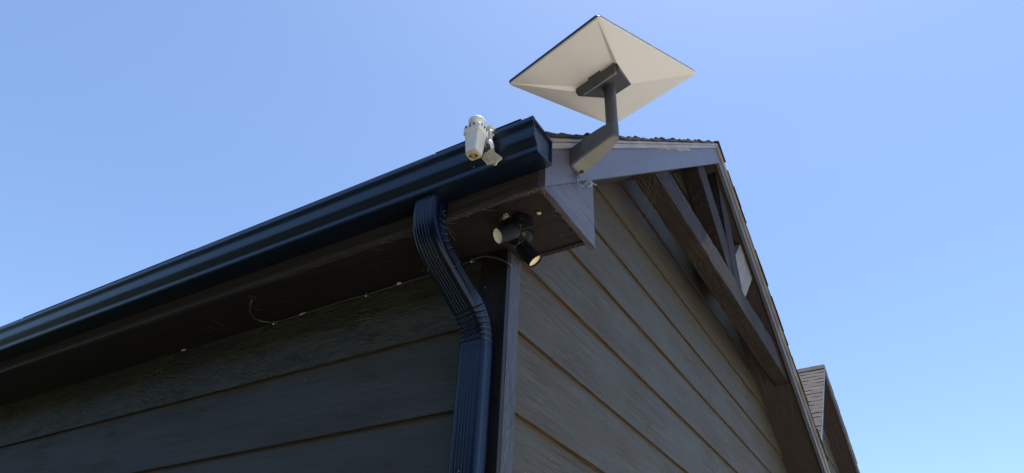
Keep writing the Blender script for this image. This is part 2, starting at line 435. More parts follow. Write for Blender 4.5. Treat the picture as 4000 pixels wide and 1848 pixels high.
# dense wood added out of view: darkens the gutter's reflections, blocks low sky light
def added_wood_mat():
    m, nt, b = mat('added_tree_leaves', (0.035, 0.05, 0.018), 0.7, 0, 0.2)
    _, mp = coords(nt, (1, 1, 1), False)
    n = N(nt, 'ShaderNodeTexNoise', Scale=1.6, Detail=8.0, Roughness=0.75); nt.links.new(mp.outputs[0], n.inputs['Vector'])
    r = ramp(nt, n.outputs['Fac'], [(0.35, (0.015, 0.024, 0.008)), (0.7, (0.055, 0.075, 0.026))])
    nt.links.new(r.outputs[0], b.inputs['Base Color'])
    return m
rnd = random.Random(77)
bm = bmesh.new()
for k in range(90):
    x = -45 + k*0.85 + rnd.uniform(-1, 1); y = -17 - rnd.uniform(0, 6)
    hgt = rnd.uniform(5.0, 9.5); r0 = rnd.uniform(1.6, 3.0)
    for j in range(3):
        res = bmesh.ops.create_icosphere(bm, subdivisions=3, radius=1)
        cx_, cy_, cz_ = x + rnd.gauss(0, 0.8), y + rnd.gauss(0, 0.6), GZ + hgt*(0.25 + 0.3*j)
        for v in res['verts']:
            q = 1 + rnd.uniform(-0.22, 0.22)
            v.co = Vector((cx_ + v.co.x*r0*q, cy_ + v.co.y*r0*q, cz_ + v.co.z*hgt*0.22*q))
tag(obj('added_woodland', bm, added_wood_mat()), 'unseen mass of dense green trees added across the lawn', 'trees', None, 'stuff')

# ------------------------------------------------------------------ house dimensions
P = 0.8211            # roof pitch
YR = 2.5758           # ridge
G = 0.2882            # rake board face
E_ = 0.250            # eave overhang (fascia face)
ZS = -0.2287          # soffit level
RB, RT = -0.0294, 0.1331
CO = 0.30             # siding course
Z0 = -0.8019
XL = -6.2             # left end of the eave in view
def zn(y, c=0.0): return c + P*y if y <= YR else c + P*(2*YR - y)
YFAR = 2*YR + E_

house = empty('house', (0, 0, GZ))
tag(house, 'dark grey lap-sided house with brown trim filling the foreground up to its gable peak', 'house')

# body / sheathing
ys = 0.052
bm = bmesh.new()
poly = [(ys, GZ), (2*YR-ys, GZ), (2*YR-ys, zn(ys, -0.02)), (YR, zn(YR, -0.02)), (ys, zn(ys, -0.02))]
px(poly, -7.0, -0.05, bm)
wall = obj('wall', bm, m_dark, house)

def board_shape(y0, y1, y2, y3, h):   # cross section butted, gable boards run along y ; (bottom y0..y1, top y3..y2)
    bm = bmesh.new()
    xo, xi, th = 0.0, -0.014, 0.010
    a = [(xo, y0, 0), (xo, y1, 0), (xi, y2, h), (xi, y3, h)]
    b = [(xo-th, y0, 0), (xo-th, y1, 0), (xi-th, y2, h), (xi-th, y3, h)]
    va = [bm.verts.new(p) for p in a]; vb = [bm.verts.new(p) for p in b]
    bm.faces.new(va); bm.faces.new(vb[::-1])
    for i in range(4): bm.faces.new((va[i], vb[i], vb[(i+1) % 4], va[(i+1) % 4]))
    return bm

W = 0.0913
for i in range(-8, 12):
    zb = Z0 + i*CO; zt = min(zb + CO + 0.03, zn(YR, 0.028))
    if zb > zn(YR, 0.0): break
    def yn(z): return max(W - 0.005, (z - 0.03)/P)
    yb, yt = yn(zb), yn(zt)
    if yt > YR: yt = YR
    yb = min(yb, YR)
    bm = board_shape(yb, 2*YR - yb, 2*YR - yt, yt, zt - zb)
    obj('siding_board', bm, m_side_y, wall, loc=(-0.016, 0, zb))

for i in range(-8, 2):
    zb = Z0 + i*CO; h = CO + 0.03
    if i == 1: h = ZS + 0.004 - zb
    bm = bmesh.new()
    dy = 0.014*h/(CO+0.03)
    a = [(-7, 0, 0), (-0.105, 0, 0), (-0.105, dy, h), (-7, dy, h)]
    va = [bm.verts.new(p) for p in a]; vb = [bm.verts.new((p[0], p[1]+0.010, p[2])) for p in a]
    bm.faces.new(va); bm.faces.new(vb[::-1])
    for k in range(4): bm.faces.new((va[k], vb[k], vb[(k+1) % 4], va[(k+1) % 4]))
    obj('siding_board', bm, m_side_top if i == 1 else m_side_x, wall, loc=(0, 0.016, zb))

# nail heads driven through the gable boards and the eave boards
nail = bpy.data.meshes.new('nail')
bmn = lathe([(0.0042, 0.0), (0.0036, 0.0010), (0, 0.0013)], (0, 0, 0), (1, 0, 0), 8); bmn.to_mesh(nail); bmn.free()
rnd = random.Random(31)
m_nail = plastic('painted_nail', (0.045, 0.046, 0.043), 0.5); nail.materials.append(m_nail)
for i in range(-3, 8):
    z = Z0 + i*CO + 0.022
    for k in range(8):
        y = 0.20 + k*0.405 + rnd.uniform(-0.02, 0.02)
        if z < zn(min(y, 2*YR - 0.1), -0.05) and y > W + 0.03:
            o = bpy.data.objects.new('nail', nail); COL.objects.link(o); o.parent = house
            o.location = Vector((-0.016 - 0.001, y, z)) - house.location
for i in range(-3, 1):
    z = Z0 + i*CO + 0.022
    for k in range(7):
        o = bpy.data.objects.new('nail', nail); COL.objects.link(o); o.parent = house
        o.location = Vector((-0.22 - k*0.405 + rnd.uniform(-0.02, 0.02), 0.017, z)) - house.location
        o.rotation_euler = (0, 0, -math.pi/2)

# corner boards: one on the eave face, one on the gable face
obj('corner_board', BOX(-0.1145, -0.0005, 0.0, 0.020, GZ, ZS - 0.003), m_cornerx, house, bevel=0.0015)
obj('corner_board', BOX(-0.020, 0.0, 0.021, W, GZ, ZS - 0.003), m_trim_z, house, bevel=0.002)

# eave box: soffit, fascia, closing boards
obj('soffit_board', BOX(-7, G - 0.028, -E_ + 0.020, 0.088, ZS + 0.004, ZS + 0.014), m_trim_x, house)
o = obj('fascia_board', BOX(-7, G - 0.0285, -E_, -E_ + 0.020, ZS, -0.055), m_fascia, house, bevel=0.0012)
obj('closing_board', BOX(0.0, G - 0.0285, 0.0885, 0.1085, ZS - 0.001, 0.07), m_trim_x, house, bevel=0.001)
# cornice end panel beneath the rake board
pp = [(-E_ + 0.006, ZS - 0.002), (0.138, ZS - 0.006), (0.138, zn(0.138, RB) - 0.0006), (-E_ + 0.006, zn(-E_ + 0.006, RB) - 0.0006)]
obj('cornice_panel', px(pp, G - 0.028, G - 0.008), m_trim_y, house, bevel=0.0015)
# rake boards (near and far slope) with plumb ends
def rake(yA, yB, c0, c1, x0, x1, name, m, bev=0.0015, par=house):
    poly = [(yA, zn(yA, c0)), (yB, zn(yB, c0)), (yB, zn(yB, c1)), (yA, zn(yA, c1))]
    return obj(name, px(poly, x0, x1), m, par, bevel=bev)
rake(-E_, YR - 0.0006, RB, 0.150, G - 0.0275, G, 'rake_board', m_rake_near)
rake(YR + 0.0006, YFAR, RB, 0.150, G - 0.0275, G, 'rake_board', m_rake_far)
# metal drip edge in two steps, near and far
for a, b in ((-E_ - 0.012, YR - 0.0006), (YR + 0.0006, YFAR + 0.012)):
    poly = []
    t = rake(a, b, RT - 0.003, RT + 0.024, G + 0.0005, G + 0.011, 'drip_edge', m_drip, 0.002)
    rake(a, b, RT + 0.0245, RT + 0.040, G - 0.02, G + 0.018, 'drip_edge', m_drip, 0.0015)
    rake(a, b, RT + 0.0405, RT + 0.047, G - 0.02, G + 0.012, 'underlayment_edge', m_edgewood, 0.0)
# overhang ceilings (underside of the boxed roof)
for a, b in ((0.10, YR), (YR, YFAR - 0.02)):
    poly = [(a, zn(a, 0.0)), (b, zn(b, 0.0)), (b, zn(b, 0.012)), (a, zn(a, 0.012))]
    obj('overhang_ceiling', px(poly, -0.04, G - 0.0278), m_ceil, house)
# roof decks
roofs = []
for a, b in ((-E_ - 0.02, YR), (YR, YFAR + 0.02)):
    poly = [(a, zn(a, 0.145)), (b, zn(b, 0.145)), (b, zn(b, 0.1735)), (a, zn(a, 0.1735))]
    roofs.append(obj('roof', px(poly, -7.0, G - 0.022), m_dark, house))

# shingles -----------------------------------------------------------------
def shingle_mesh(w, l, th, curl, seed):
    rnd = random.Random(seed)
    bm = bmesh.new(); n = 5; m_ = 3
    top, bot = [], []
    for j in range(m_+1):
        rt_, rb_ = [], []
        for i in range(n+1):
            u, v = i/n, j/m_
            z = th*(1-v*0.8) + curl*(1-v)**2*(math.sin(u*5+seed)*0.5+0.5) + rnd.uniform(-1, 1)*0.0009
            yy = v*l + (rnd.uniform(-0.004, 0.004) if j == 0 else 0)
            rt_.append(bm.verts.new((-u*w, yy, z)))
            rb_.append(bm.verts.new((-u*w, yy, z - th*0.75)))
        top.append(rt_); bot.append(rb_)
    for j in range(m_):
        for i in range(n):
            bm.faces.new((top[j][i], top[j][i+1], top[j+1][i+1], top[j+1][i]))
            bm.faces.new((bot[j][i], bot[j+1][i], bot[j+1][i+1], bot[j][i+1]))
    for i in range(n):
        bm.faces.new((top[0][i], bot[0][i], bot[0][i+1], top[0][i+1]))
    for j in range(m_):
        bm.faces.new((top[j][0], top[j+1][0], bot[j+1][0], bot[j][0]))
        bm.faces.new((top[j][n], bot[j][n], bot[j+1][n], top[j+1][n]))
    me = bpy.data.meshes.new('shingle'); bm.to_mesh(me); bm.free(); me.materials.append(m_shingle)
    return me
SH1 = [shingle_mesh(w, 0.19, 0.011, c*1.7, k) for k, (w, c) in enumerate(((0.14, 0.004), (0.20, 0.009), (0.25, 0.003), (0.17, 0.013), (0.22, 0.006), (0.12, 0.011)))]
SHF = [shingle_mesh(w, 0.19, 0.009, c*0.5, k) for k, (w, c) in enumerate(((0.14, 0.004), (0.20, 0.009), (0.25, 0.003), (0.17, 0.013), (0.22, 0.006), (0.12, 0.011)))]
for me_ in SHF: me_.materials.clear(); me_.materials.append(m_shingle2)
SHW = (0.14, 0.20, 0.25, 0.17, 0.22, 0.12)
ang = math.atan(P)
EXP = 0.143*math.cos(ang)          # horizontal run of one exposure
def lay(parent, y_eave, sign, x_edge, zfun, rows, cols, lift=0.0, SH=None):
    SH = SH or SH1
    """sign +1 near slope (rises with +y), -1 far slope"""
    for r in range(rows):
        y = y_eave + sign*r*EXP
        x = x_edge + random.uniform(-0.004, 0.006)
        c = 0
        while c < cols:
            k = random.randrange(6)
            o = bpy.data.objects.new('shingle', SH[k]); COL.objects.link(o)
            o.parent = parent
            base = Vector((0, 0, 0)); q = parent
            while q is not None: base += q.location; q = q.parent
            if sign > 0:
                o.location = Vector((x, y, zfun(y) + lift)) - base
                o.rotation_euler = (ang + random.uniform(0.01, 0.035), 0, random.uniform(-0.01, 0.01))
            else:
                o.location = Vector((x - SHW[k], y, zfun(y) + lift)) - base
                o.rotation_euler = (ang + random.uniform(0.01, 0.035), 0, math.pi + random.uniform(-0.01, 0.01))
            x -= SHW[k] + 0.001; c += 1
    return
def slope_stuff(name, parent, y_eave, sign, x0, x1, zfun, rows, lift=0.0):
    bm = bmesh.new()
    for r in range(rows):
        y = y_eave + sign*r*EXP
        x = x1
        while x > x0:
            w = random.choice(SHW)
            xa = max(x0, x - w); y2 = y + sign*0.17
            z1, z2 = zfun(y) + lift, zfun(y2) + lift
            t = random.uniform(0.008, 0.013)
            vs = [bm.verts.new(p) for p in ((x, y, z1+0.001), (xa+0.001, y, z1+0.001), (xa+0.001, y2, z2+0.001), (x, y2, z2+0.001), (x, y, z1+t), (xa+0.001, y, z1+t), (xa+0.001, y2, z2+0.003), (x, y2, z2+0.003))]
            for f in ((4,5,6,7),(0,1,5,4),(0,4,7,3),(1,2,6,5)):
                bm.faces.new([vs[q] for q in f])
            x = xa
    o = obj(name, bm, m_shingle, parent)
    o['kind'] = 'stuff'
    return o
zr1 = lambda y: zn(y, 0.1745)
lay(roofs[0], -E_ - 0.045, 1, G + 0.026, zr1, 24, 2)
lay(roofs[1], YFAR + 0.045, -1, G + 0.026, zr1, 24, 2)
slope_stuff('shingle_field', roofs[0], -E_ - 0.045, 1, -7.0, G - 0.22, zr1, 24)
slope_stuff('shingle_field', roofs[1], YFAR + 0.045, -1, -7.0, G - 0.22, zr1, 24)
for k in range(3):
    bm = bmesh.new()
    x1 = G + 0.03 - k*0.15; x0 = x1 - 0.2
    pl = [(YR - 0.14, zn(YR - 0.14, 0.196)), (YR, zn(YR, 0.200)), (YR + 0.14, zn(YR + 0.14, 0.196)), (YR + 0.14, zn(YR + 0.14, 0.190)), (YR, zn(YR, 0.193)), (YR - 0.14, zn(YR - 0.14, 0.190))]
    px(pl, x0, x1, bm)
    obj('ridge_cap', bm, m_shingle, roofs[0], loc=(0, 0, -0.002*k))
# lifted, torn tabs near the eave corner
for (y, a, c, k) in ((-0.13, 0.10, 0.010, 3), (-0.06, 0.24, 0.014, 1), (0.03, 0.10, 0.016, 4)):
    o = bpy.data.objects.new('shingle', SH1[k]); COL.objects.link(o); o.parent = roofs[0]
    o.location = Vector((G + 0.028, y, zn(y, 0.186 + c))) - house.location
    o.rotation_euler = (ang + a - 0.08, 0.06, 0.05)

# ------------------------------------------------------------------ decorative gable truss (part of the house)
truss = empty('gable_truss'); truss.parent = house; truss.location = (0, 0, -GZ)
XF, XB = 0.2432, 0.121
TA, TB = 0.832, 1.052
yl = (TA + 0.02)/P + 0.0; yr_ = 2*YR - TA/P
def warp(o, amt=0.003, seed=1, cuts=24):
    me = o.data; rnd = random.Random(seed)
    bm = bmesh.new(); bm.from_mesh(me)
    long = [e for e in bm.edges if e.calc_length() > 0.5]
    bmesh.ops.subdivide_edges(bm, edges=long, cuts=cuts, use_grid_fill=True)
    for v in bm.verts: v.co += Vector((rnd.uniform(-amt, amt), rnd.uniform(-amt, amt)*0.3, rnd.uniform(-amt, amt)))
    bm.to_mesh(me); bm.free()
    return o
bm = px([(1.00, TA), (4.235, TA), (4.02, TB - 0.0), (1.27, TB)], XB, XF)
o = obj('tie_beam', bm, m_beam, truss); warp(o, 0.0035, 3, 40)
bv = o.modifiers.new('bevel', 'BEVEL'); bv.width = 0.006; bv.segments = 2
KP0, KP1 = 2.638, 2.838
bm = px([(KP0, TB + 0.0), (KP1, TB), (KP1, zn(KP1, 0.0)), (KP0, zn(KP0, 0.0))], XB + 0.004, XF - 0.003)
warp(obj('king_post', bm, m_post, truss, bevel=0.004), 0.002, 5, 10)
def brace(pts, m, x0, x1, seed):
    o = obj('brace', px(pts, x0, x1), m, truss, bevel=0.004); return o
# left brace: from the tie beam beside the king post up to the near slope
brace([(2.535, TB + 0.001), (KP0 - 0.001, TB + 0.001), (KP0 - 0.001, 1.372), (2.245, 1.842), (2.046, 1.678)], m_post, XB + 0.006, XF - 0.006, 1)
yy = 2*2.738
brace([(yy - 2.535, TB + 0.001), (KP1 + 0.001, TB + 0.001), (KP1 + 0.001, 1.372), (3.128, 1.660), (3.37, 1.462)], m_sunlit_brace, XB + 0.006, XF - 0.006, 2)

# peeling primer under the drip edge
rnd = random.Random(4)
pts = []
y0, y1 = 0.98, 1.70
up = [(y0 + (y1-y0)*i/24, zn(y0 + (y1-y0)*i/24, RT - 0.0015)) for i in range(25)]
dn = [(y, z - (0.003 + rnd.random()*0.012 + (0.012 if y > 1.35 else 0.0))) for y, z in up]
dn[0] = (dn[0][0], up[0][1] - 0.001)
bm = px(up + dn[::-1], G + 0.0006, G + 0.0022)
obj('peeling_paint', bm, m_peel, house)

# ------------------------------------------------------------------ second gabled wing behind
Y2, Z2, X2 = 8.0, 2.6476, 0.163
HW2 = 2.75
GZ2 = GZ
def z2(y, c=0.0): return (Z2 + c) - P*abs(y - Y2)
house2 = empty('house', (0, Y2, GZ))
tag(house2, 'more distant shingled gable wing rising behind the far slope at lower right', 'house')
poly = [(Y2-HW2+0.3, GZ), (Y2+HW2-0.3, GZ), (Y2+HW2-0.3, z2(Y2+HW2-0.3, -0.2)), (Y2, z2(Y2, -0.2)), (Y2-HW2+0.3, z2(Y2-HW2+0.3, -0.2))]
w2 = obj('wall', px(poly, -7, -0.11), m_dark, house2)
for i in range(-4, 12):
    zb = -0.9 + i*CO; zt = min(zb + CO + 0.02, Z2 - 0.11)
    if zb > Z2 - 0.13: break
    yb = max(Y2-HW2+0.3, Y2 - (Z2 - 0.1 - zb)/P); yt = max(Y2-HW2+0.3, Y2 - (Z2 - 0.1 - zt)/P)
    if yb > Y2: break
    yt = min(yt, Y2)
    obj('siding_board', board_shape(yb, 2*Y2 - yb, 2*Y2 - yt, yt, zt - zb), m_side_y, w2, loc=(-0.085, 0, zb))
for s in (-1, 1):
    ya, yb = Y2 + s*0.0006, Y2 + s*HW2
    def q(c0, c1): return [(ya, z2(ya, c0)), (yb, z2(yb, c0)), (yb, z2(yb, c1)), (ya, z2(ya, c1))]
    obj('rake_board', px(q(-0.115, -0.03), X2 - 0.030, X2 - 0.006), m_trim_y, house2)
    obj('drip_edge', px(q(-0.05, -0.012), X2 - 0.0055, X2 + 0.004), m_drip, house2)
    obj('overhang_ceiling', px(q(-0.10, -0.09), -0.10, X2 - 0.031), m_ceil, house2)
    rf = obj('roof', px(q(-0.03, -0.010), -7, X2 - 0.004), m_dark, house2)
    zz = lambda y: z2(y, -0.010)
    if s < 0:
        lay(rf, Y2 - HW2 - 0.02, 1, X2 + 0.006, zz, 24, 4, 0.0, SHF)
        slope_stuff('shingle_field', rf, Y2 - HW2 - 0.02, 1, -7, X2 - 0.62, zz, 24)
    else:
        lay(rf, Y2 + HW2 + 0.02, -1, X2 + 0.006, zz, 24, 1, 0.0, SHF)
        slope_stuff('shingle_field', rf, Y2 + HW2 + 0.02, -1, -7, X2 - 0.14, zz, 24)
for k in range(5):
    x1 = X2 + 0.008 - k*0.14
    pl = [(Y2 - 0.13, z2(Y2 - 0.13, 0.014)), (Y2, z2(Y2, 0.018)), (Y2 + 0.13, z2(Y2 + 0.13, 0.014)), (Y2 + 0.13, z2(Y2 + 0.13, 0.006)), (Y2, z2(Y2, 0.010)), (Y2 - 0.13, z2(Y2 - 0.13, 0.006))]
    obj('ridge_cap', px(pl, x1 - 0.19, x1), m_shingle, house2, loc=(0, 0, -0.002*k))

# ------------------------------------------------------------------ gutter
XE = 0.3119
prof = [(-0.2505, -0.058), (-0.2505, -0.159), (-0.341, -0.172), (-0.3445, -0.171), (-0.3465, -0.167), (-0.3475, -0.160),
        (-0.348, -0.153), (-0.350, -0.147), (-0.3545, -0.140), (-0.3605, -0.133), (-0.3652, -0.125), (-0.3675, -0.116), (-0.3685, -0.104),
        (-0.3690, -0.093), (-0.3700, -0.085), (-0.3728, -0.077), (-0.3765, -0.0705), (-0.3795, -0.066), (-0.3805, -0.061), (-0.3805, -0.0485),
        (-0.379, -0.0455), (-0.376, -0.0445), (-0.366, -0.0445)]
gutter = empty('gutter', (0, -E_, -0.165))
tag(gutter, 'black glossy ogee gutter running along the eave from the left edge to its end cap', 'gutter')
bm = bmesh.new()
xs = [XE - 0.001, XE - 0.0025] + [XE - 0.35*i for i in range(1, 21)]
inner = [(y + (0.0012 if y < -0.2505 - 0.0001 else -0.0012), z + 0.0012) for y, z in prof]
rnd = random.Random(2)
cols = []
for x in xs:
    wv = rnd.uniform(-0.0007, 0.0007)
    cols.append([bm.verts.new((x, y + (wv if z > -0.16 and y < -0.3 else 0), z)) for y, z in prof])
for a, b in zip(cols, cols[1:]):
    for i in range(len(prof)-1): bm.faces.new((a[i], a[i+1], b[i+1], b[i]))
o = obj('trough', bm, m_gutter, gutter, smooth=True)
sm = o.modifiers.new('solid', 'SOLIDIFY'); sm.thickness = 0.0012; sm.offset = 0
shade_auto(o, 50)
# end cap: recessed plate with a folded rim
cap = [(y, z) for y, z in prof]
bm = px(cap[:] + [], XE - 0.0075, XE - 0.0065)
obj('end_cap', bm, m_gutter, gutter)
bm = bmesh.new()
outer = [(y + (-0.0018 if y < -0.26 else 0.0), z + (-0.0018 if z < -0.16 else 0.0)) for y, z in prof[:20]]
cy_, cz_ = -0.31, -0.11
inn = [(y + (cy_-y)*0.0 + (0.014 if y < -0.335 else (-0.012 if y > -0.26 else 0)), z + (0.012 if z < -0.16 else 0)) for y, z in prof[:20]]
va = [bm.verts.new((XE + 0.001, y, z)) for y, z in outer]; vb = [bm.verts.new((XE + 0.0012, y, z)) for y, z in [(o_[0]*0.93 + cy_*0.07, o_[1]*0.93 + cz_*0.07) for o_ in outer]]
vc = [bm.verts.new((XE - 0.0064, y, z)) for y, z in [(o_[0]*0.9 + cy_*0.1, o_[1]*0.9 + cz_*0.1) for o_ in outer]]
vd = [bm.verts.new((XE - 0.014, y, z)) for y, z in outer]
for a, b in ((vd, va), (va, vb), (vb, vc)):
    for i in range(len(a)-1): bm.faces.new((a[i], a[i+1], b[i+1], b[i]))
obj('cap_rim', bm, m_gutter, gutter, smooth=False)
# top return of the end cap running back to the fascia
obj('cap_flange', BOX(XE - 0.006, XE + 0.002, -0.380, -0.2495, -0.0600, -0.0525), m_gutter, gutter)
# guard screens lying on the lip
for xa, xb, dz in ((-0.0766, 0.2653, 0.0045), (-1.3466, -0.080, 0.0015), (-2.673, -1.350, 0.004), (-4.5, -2.677, 0.001), (-6.6, -4.504, 0.004)):
    bm = px([(-0.379, -0.0440 + dz), (-0.30, -0.036 + dz), (-0.245, -0.026 + dz), (-0.245, -0.023 + dz), (-0.30, -0.033 + dz), (-0.379, -0.0415 + dz)], xa, xb)
    obj('gutter_guard', bm, m_gutter, gutter)

# ------------------------------------------------------------------ downspout
spout = empty('downspout', (-0.0765, -0.041, GZ))
tag(spout, 'black ribbed rectangular downspout bending back from the gutter to the corner of the wall', 'downspout')
def rrect(w, d, r, nrib=5, depth=0.0016, n=8):
    """cross-section list of (a, b, region) with ribs on front (b=-d/2) and sides"""
    pts = []
    def side(p0, p1, nr, nrm, lo, hi):
        K = 60
        for i in range(K+1):
            t = i/K
            a = p0[0]+(p1[0]-p0[0])*t; b = p0[1]+(p1[1]-p0[1])*t
            s = 0
            for q in range(nr):
                c = lo + (hi-lo)*q/(nr-1)
                s = max(s, depth*math.exp(-((t-c)/0.030)**2))
            pts.append((a + nrm[0]*s, b + nrm[1]*s))
    def corner(cx, cy, a0):
        for i in range(1, n):
            t = a0 + (math.pi/2)*i/n
            pts.append((cx + r*math.cos(t), cy + r*math.sin(t)))
    w2, d2 = w/2, d/2
    side((-w2+r, -d2), (w2-r, -d2), nrib, (0, -1), 0.10, 0.78); corner(w2-r, -d2+r, -math.pi/2)
    side((w2, -d2+r), (w2, d2-r), 3, (1, 0), 0.25, 0.75); corner(w2-r, d2-r, 0)
    side((w2-r, d2), (-w2+r, d2), nrib, (0, 1), 0.06, 0.94); corner(-w2+r, d2-r, math.pi/2)
    side((-w2, d2-r), (-w2, -d2+r), 3, (-1, 0), 0.25, 0.75); corner(-w2+r, -d2+r, math.pi)
    return pts
def sweep(name, centers, scale, par, crimps=None, r=0.017, w=0.098, d=0.072, nrib=5, depth=0.0016):
    sec = rrect(w, d, r, nrib, depth)
    centers = [centers[0], centers[0] + (centers[1]-centers[0]).normalized()*0.0015] + list(centers[1:-1]) + [centers[-1] - (centers[-1]-centers[-2]).normalized()*0.0015, centers[-1]]
    if crimps: crimps = (crimps[0], [0.0] + list(crimps[1]) + [0.0])
    bm = bmesh.new(); rings = []
    n = len(centers)
    for i, c in enumerate(centers):
        T = (centers[min(i+1, n-1)] - centers[max(i-1, 0)]).normalized()
        A = Vector((1, 0, 0)); A = (A - T*A.dot(T)).normalized()
        B = A.cross(T); 
        if B.y < 0 and abs(T.z) > 0.3: pass
        # want B to point towards the wall (+y / inside)
        if B.y < 0: B = -B
        s = scale[i] if isinstance(scale, list) else scale
        ring = []
        for a, b in sec:
            k = s
            off = 0.0
            if crimps:
                side, arr = crimps
                inside = (b*side)/(d/2)            # 1 on the inner face of the bend
                off = arr[i]*max(0.0, min(1.0, inside*0.8 + 0.62))
            f = 1.0 - off
            ring.append(bm.verts.new(c + A*a*k*f + B*b*k*f))
        rings.append(ring)
    m_ = len(sec)
    for a, b in zip(rings, rings[1:]):
        for k in range(m_):
            bm.faces.new((a[k], a[(k+1) % m_], b[(k+1) % m_], b[k]))
    o = obj(name, bm, m_spout, par, smooth=True)
    sd = o.modifiers.new('solid', 'SOLIDIFY'); sd.thickness = 0.0012; sd.offset = -1
    return o
P0 = Vector((-0.136, -0.294, -0.160)); P1 = Vector((-0.136, -0.294, -0.315)); P2 = Vector((-0.0765, -0.041, -0.545)); P3 = Vector((-0.0765, -0.041, -1.9))
def bez(a, b, c, n): return [a*(1-t)**2 + b*2*t*(1-t) + c*t*t for t in [i/n for i in range(n+1)]]
D12 = (P2-P1).normalized(); up_ = Vector((0, 0, 1))
R1, R2 = 0.095, 0.085
st = [P0 + (P1 - P0)*t for t in (0, 0.05, 0.3)]
b1 = bez(P1 + up_*R1, P1, P1 + D12*R1, 80)
e1 = st[:2] + b1 + [b1[-1] + D12*0.02*k for k in (1, 2)]
def crimp_arr(pts, i0, i1, cnt, amp):
    out = []
    for i in range(len(pts)):
        if i0 <= i <= i1:
            ph = (i - i0)/(i1 - i0)*cnt
            fr = ph - math.floor(ph)
            out.append(amp*math.exp(-((fr - 0.5)/0.11)**2))
        else: out.append(0.0)
    return out
# inside of the first bend looks towards the wall (b>0); of the second one away from it (b<0)
sweep('elbow', e1, 1.055, spout, (1, crimp_arr(e1, 5, 80, 6, 0.08)))
mid0 = b1[-1] + D12*0.02; mid1 = P2 - D12*(R2 - 0.012)
mid = [mid0 + (mid1 - mid0)*i/6 for i in range(7)]
sweep('offset_pipe', mid, 0.995, spout)
b2 = bez(P2 - D12*R2, P2, P2 - up_*R2, 90)
e2 = [b2[0] - D12*0.030, b2[0] - D12*0.015] + b2 + [b2[-1] - up_*0.012, b2[-1] - up_*0.022]
sweep('elbow', e2, 1.008, spout, (-1, crimp_arr(e2, 8, 90, 7, 0.085)))
lowtop = e2[-1] + up_*0.012
low = [lowtop + (Vector((lowtop.x, lowtop.y, GZ + 0.1)) - lowtop)*i/4 for i in range(5)]
sweep('pipe', low, 1.04, spout)
# rivets
for c, ax in (((-0.116, -0.3335, -0.183), (0, -1, 0)), ((-0.020, -0.100, -0.445), (1, 0, 0.3))):
    obj('rivet', lathe([(0, 0.0), (0.004, 0.0), (0.0036, 0.002), (0, 0.003)], c, ax, 12), m_screw, spout, smooth=True)

# ------------------------------------------------------------------ satellite dish
U = Vector((0.24874715, 0.90489378, 0.34538689)); V_ = Vector((0.96530101, -0.26087624, -0.01172768))
NN = V_.cross(U); NN.normalize()
if NN.z < 0: NN = -NN
C0 = Vector((0.43431981, -0.04815232, 0.39521365))
LU, LV = 0.6475/2, 0.4317/2
def DP(u, v, h): return C0 + U*u + V_*v - NN*h
dish = empty('satellite_dish', (G, -0.035, 0.03))
tag(dish, 'rectangular white satellite dish seen from below on a grey mast fixed to the rake board', 'satellite dish')
def rounded(lu, lv, r, n=5):
    pts = []
    for cx, cy, a0 in ((lu-r, lv-r, 0), (-lu+r, lv-r, 90), (-lu+r, -lv+r, 180), (lu-r, -lv+r, 270)):
        for i in range(n+1):
            t = math.radians(a0 + 90*i/n); pts.append((cx + r*math.cos(t), cy + r*math.sin(t)))
    return pts
rim = rounded(LU, LV, 0.010)
# antenna slab with dark edge
bm = prism([DP(u, v, 0.0) for u, v in rim], NN*0.010)
bm.verts.ensure_lookup_table()
for i_, v_ in enumerate(list(bm.verts)[len(rim):]):
    if rim[i_][1] > 0: v_.co -= V_*0.007
    v_.co -= V_*0.0
o = obj('antenna_slab', bm, m_dishedge, dish, bevel=0.002)
bm = prism([DP(u*0.985, v*0.985, -0.0102) for u, v in rim], NN*0.0015)
obj('antenna_face', bm, m_face, dish)
# white back shell: shallow pyramid to the mount plate
H1, H2 = 0.0275, 0.036
pl = [(-0.074, -0.100), (0.076, -0.052), (0.076, 0.052), (-0.074, 0.100)]
bm = bmesh.new()
N1, N2 = 0.0015, 0.008
rimv0 = [bm.verts.new(DP(u*0.996, v*0.994, 0.0005)) for u, v in rim]
rimv = [bm.verts.new(DP(u*0.992, v*0.99, 0.006)) for u, v in rim]
n = len(rim)
for i in range(n): bm.faces.new((rimv0[i], rimv0[(i+1) % n], rimv[(i+1) % n], rimv[i]))
# corner order of rim: (+,+),(-,+),(-,-),(+,-) groups of 6
STEP = 0.011
cen = [bm.verts.new(DP(u, v, h)) for u, v, h in ((pl[2][0], pl[2][1], H2), (pl[3][0], pl[3][1], H1), (pl[0][0], pl[0][1], H1), (pl[1][0], pl[1][1], H2))]
lowv = [bm.verts.new(DP(pl[3][0] - 0.006, pl[3][1] - 0.016, H1 - STEP)), bm.verts.new(DP(pl[0][0] - 0.006, pl[0][1] + 0.016, H1 - STEP))]
for gidx in range(4):
    grp = rimv[gidx*6:(gidx+1)*6]
    for i in range(5): bm.faces.new((grp[i], grp[i+1], cen[gidx]) if gidx in (0, 3) else ((grp[i], grp[i+1], cen[gidx])))
    nx = rimv[((gidx+1) % 4)*6]
    if gidx == 1:       # the panel on the latch side is sunk, with small side walls
        bm.faces.new((grp[5], nx, lowv[1], lowv[0]))
        bm.faces.new((grp[5], lowv[0], cen[1])); bm.faces.new((nx, cen[2], lowv[1])); bm.faces.new((lowv[0], lowv[1], cen[2], cen[1]))
    else:
        bm.faces.new((grp[5], nx, cen[(gidx+1) % 4], cen[gidx]))
bm.faces.new(cen)
o = obj('back_shell', bm, m_dish, dish)
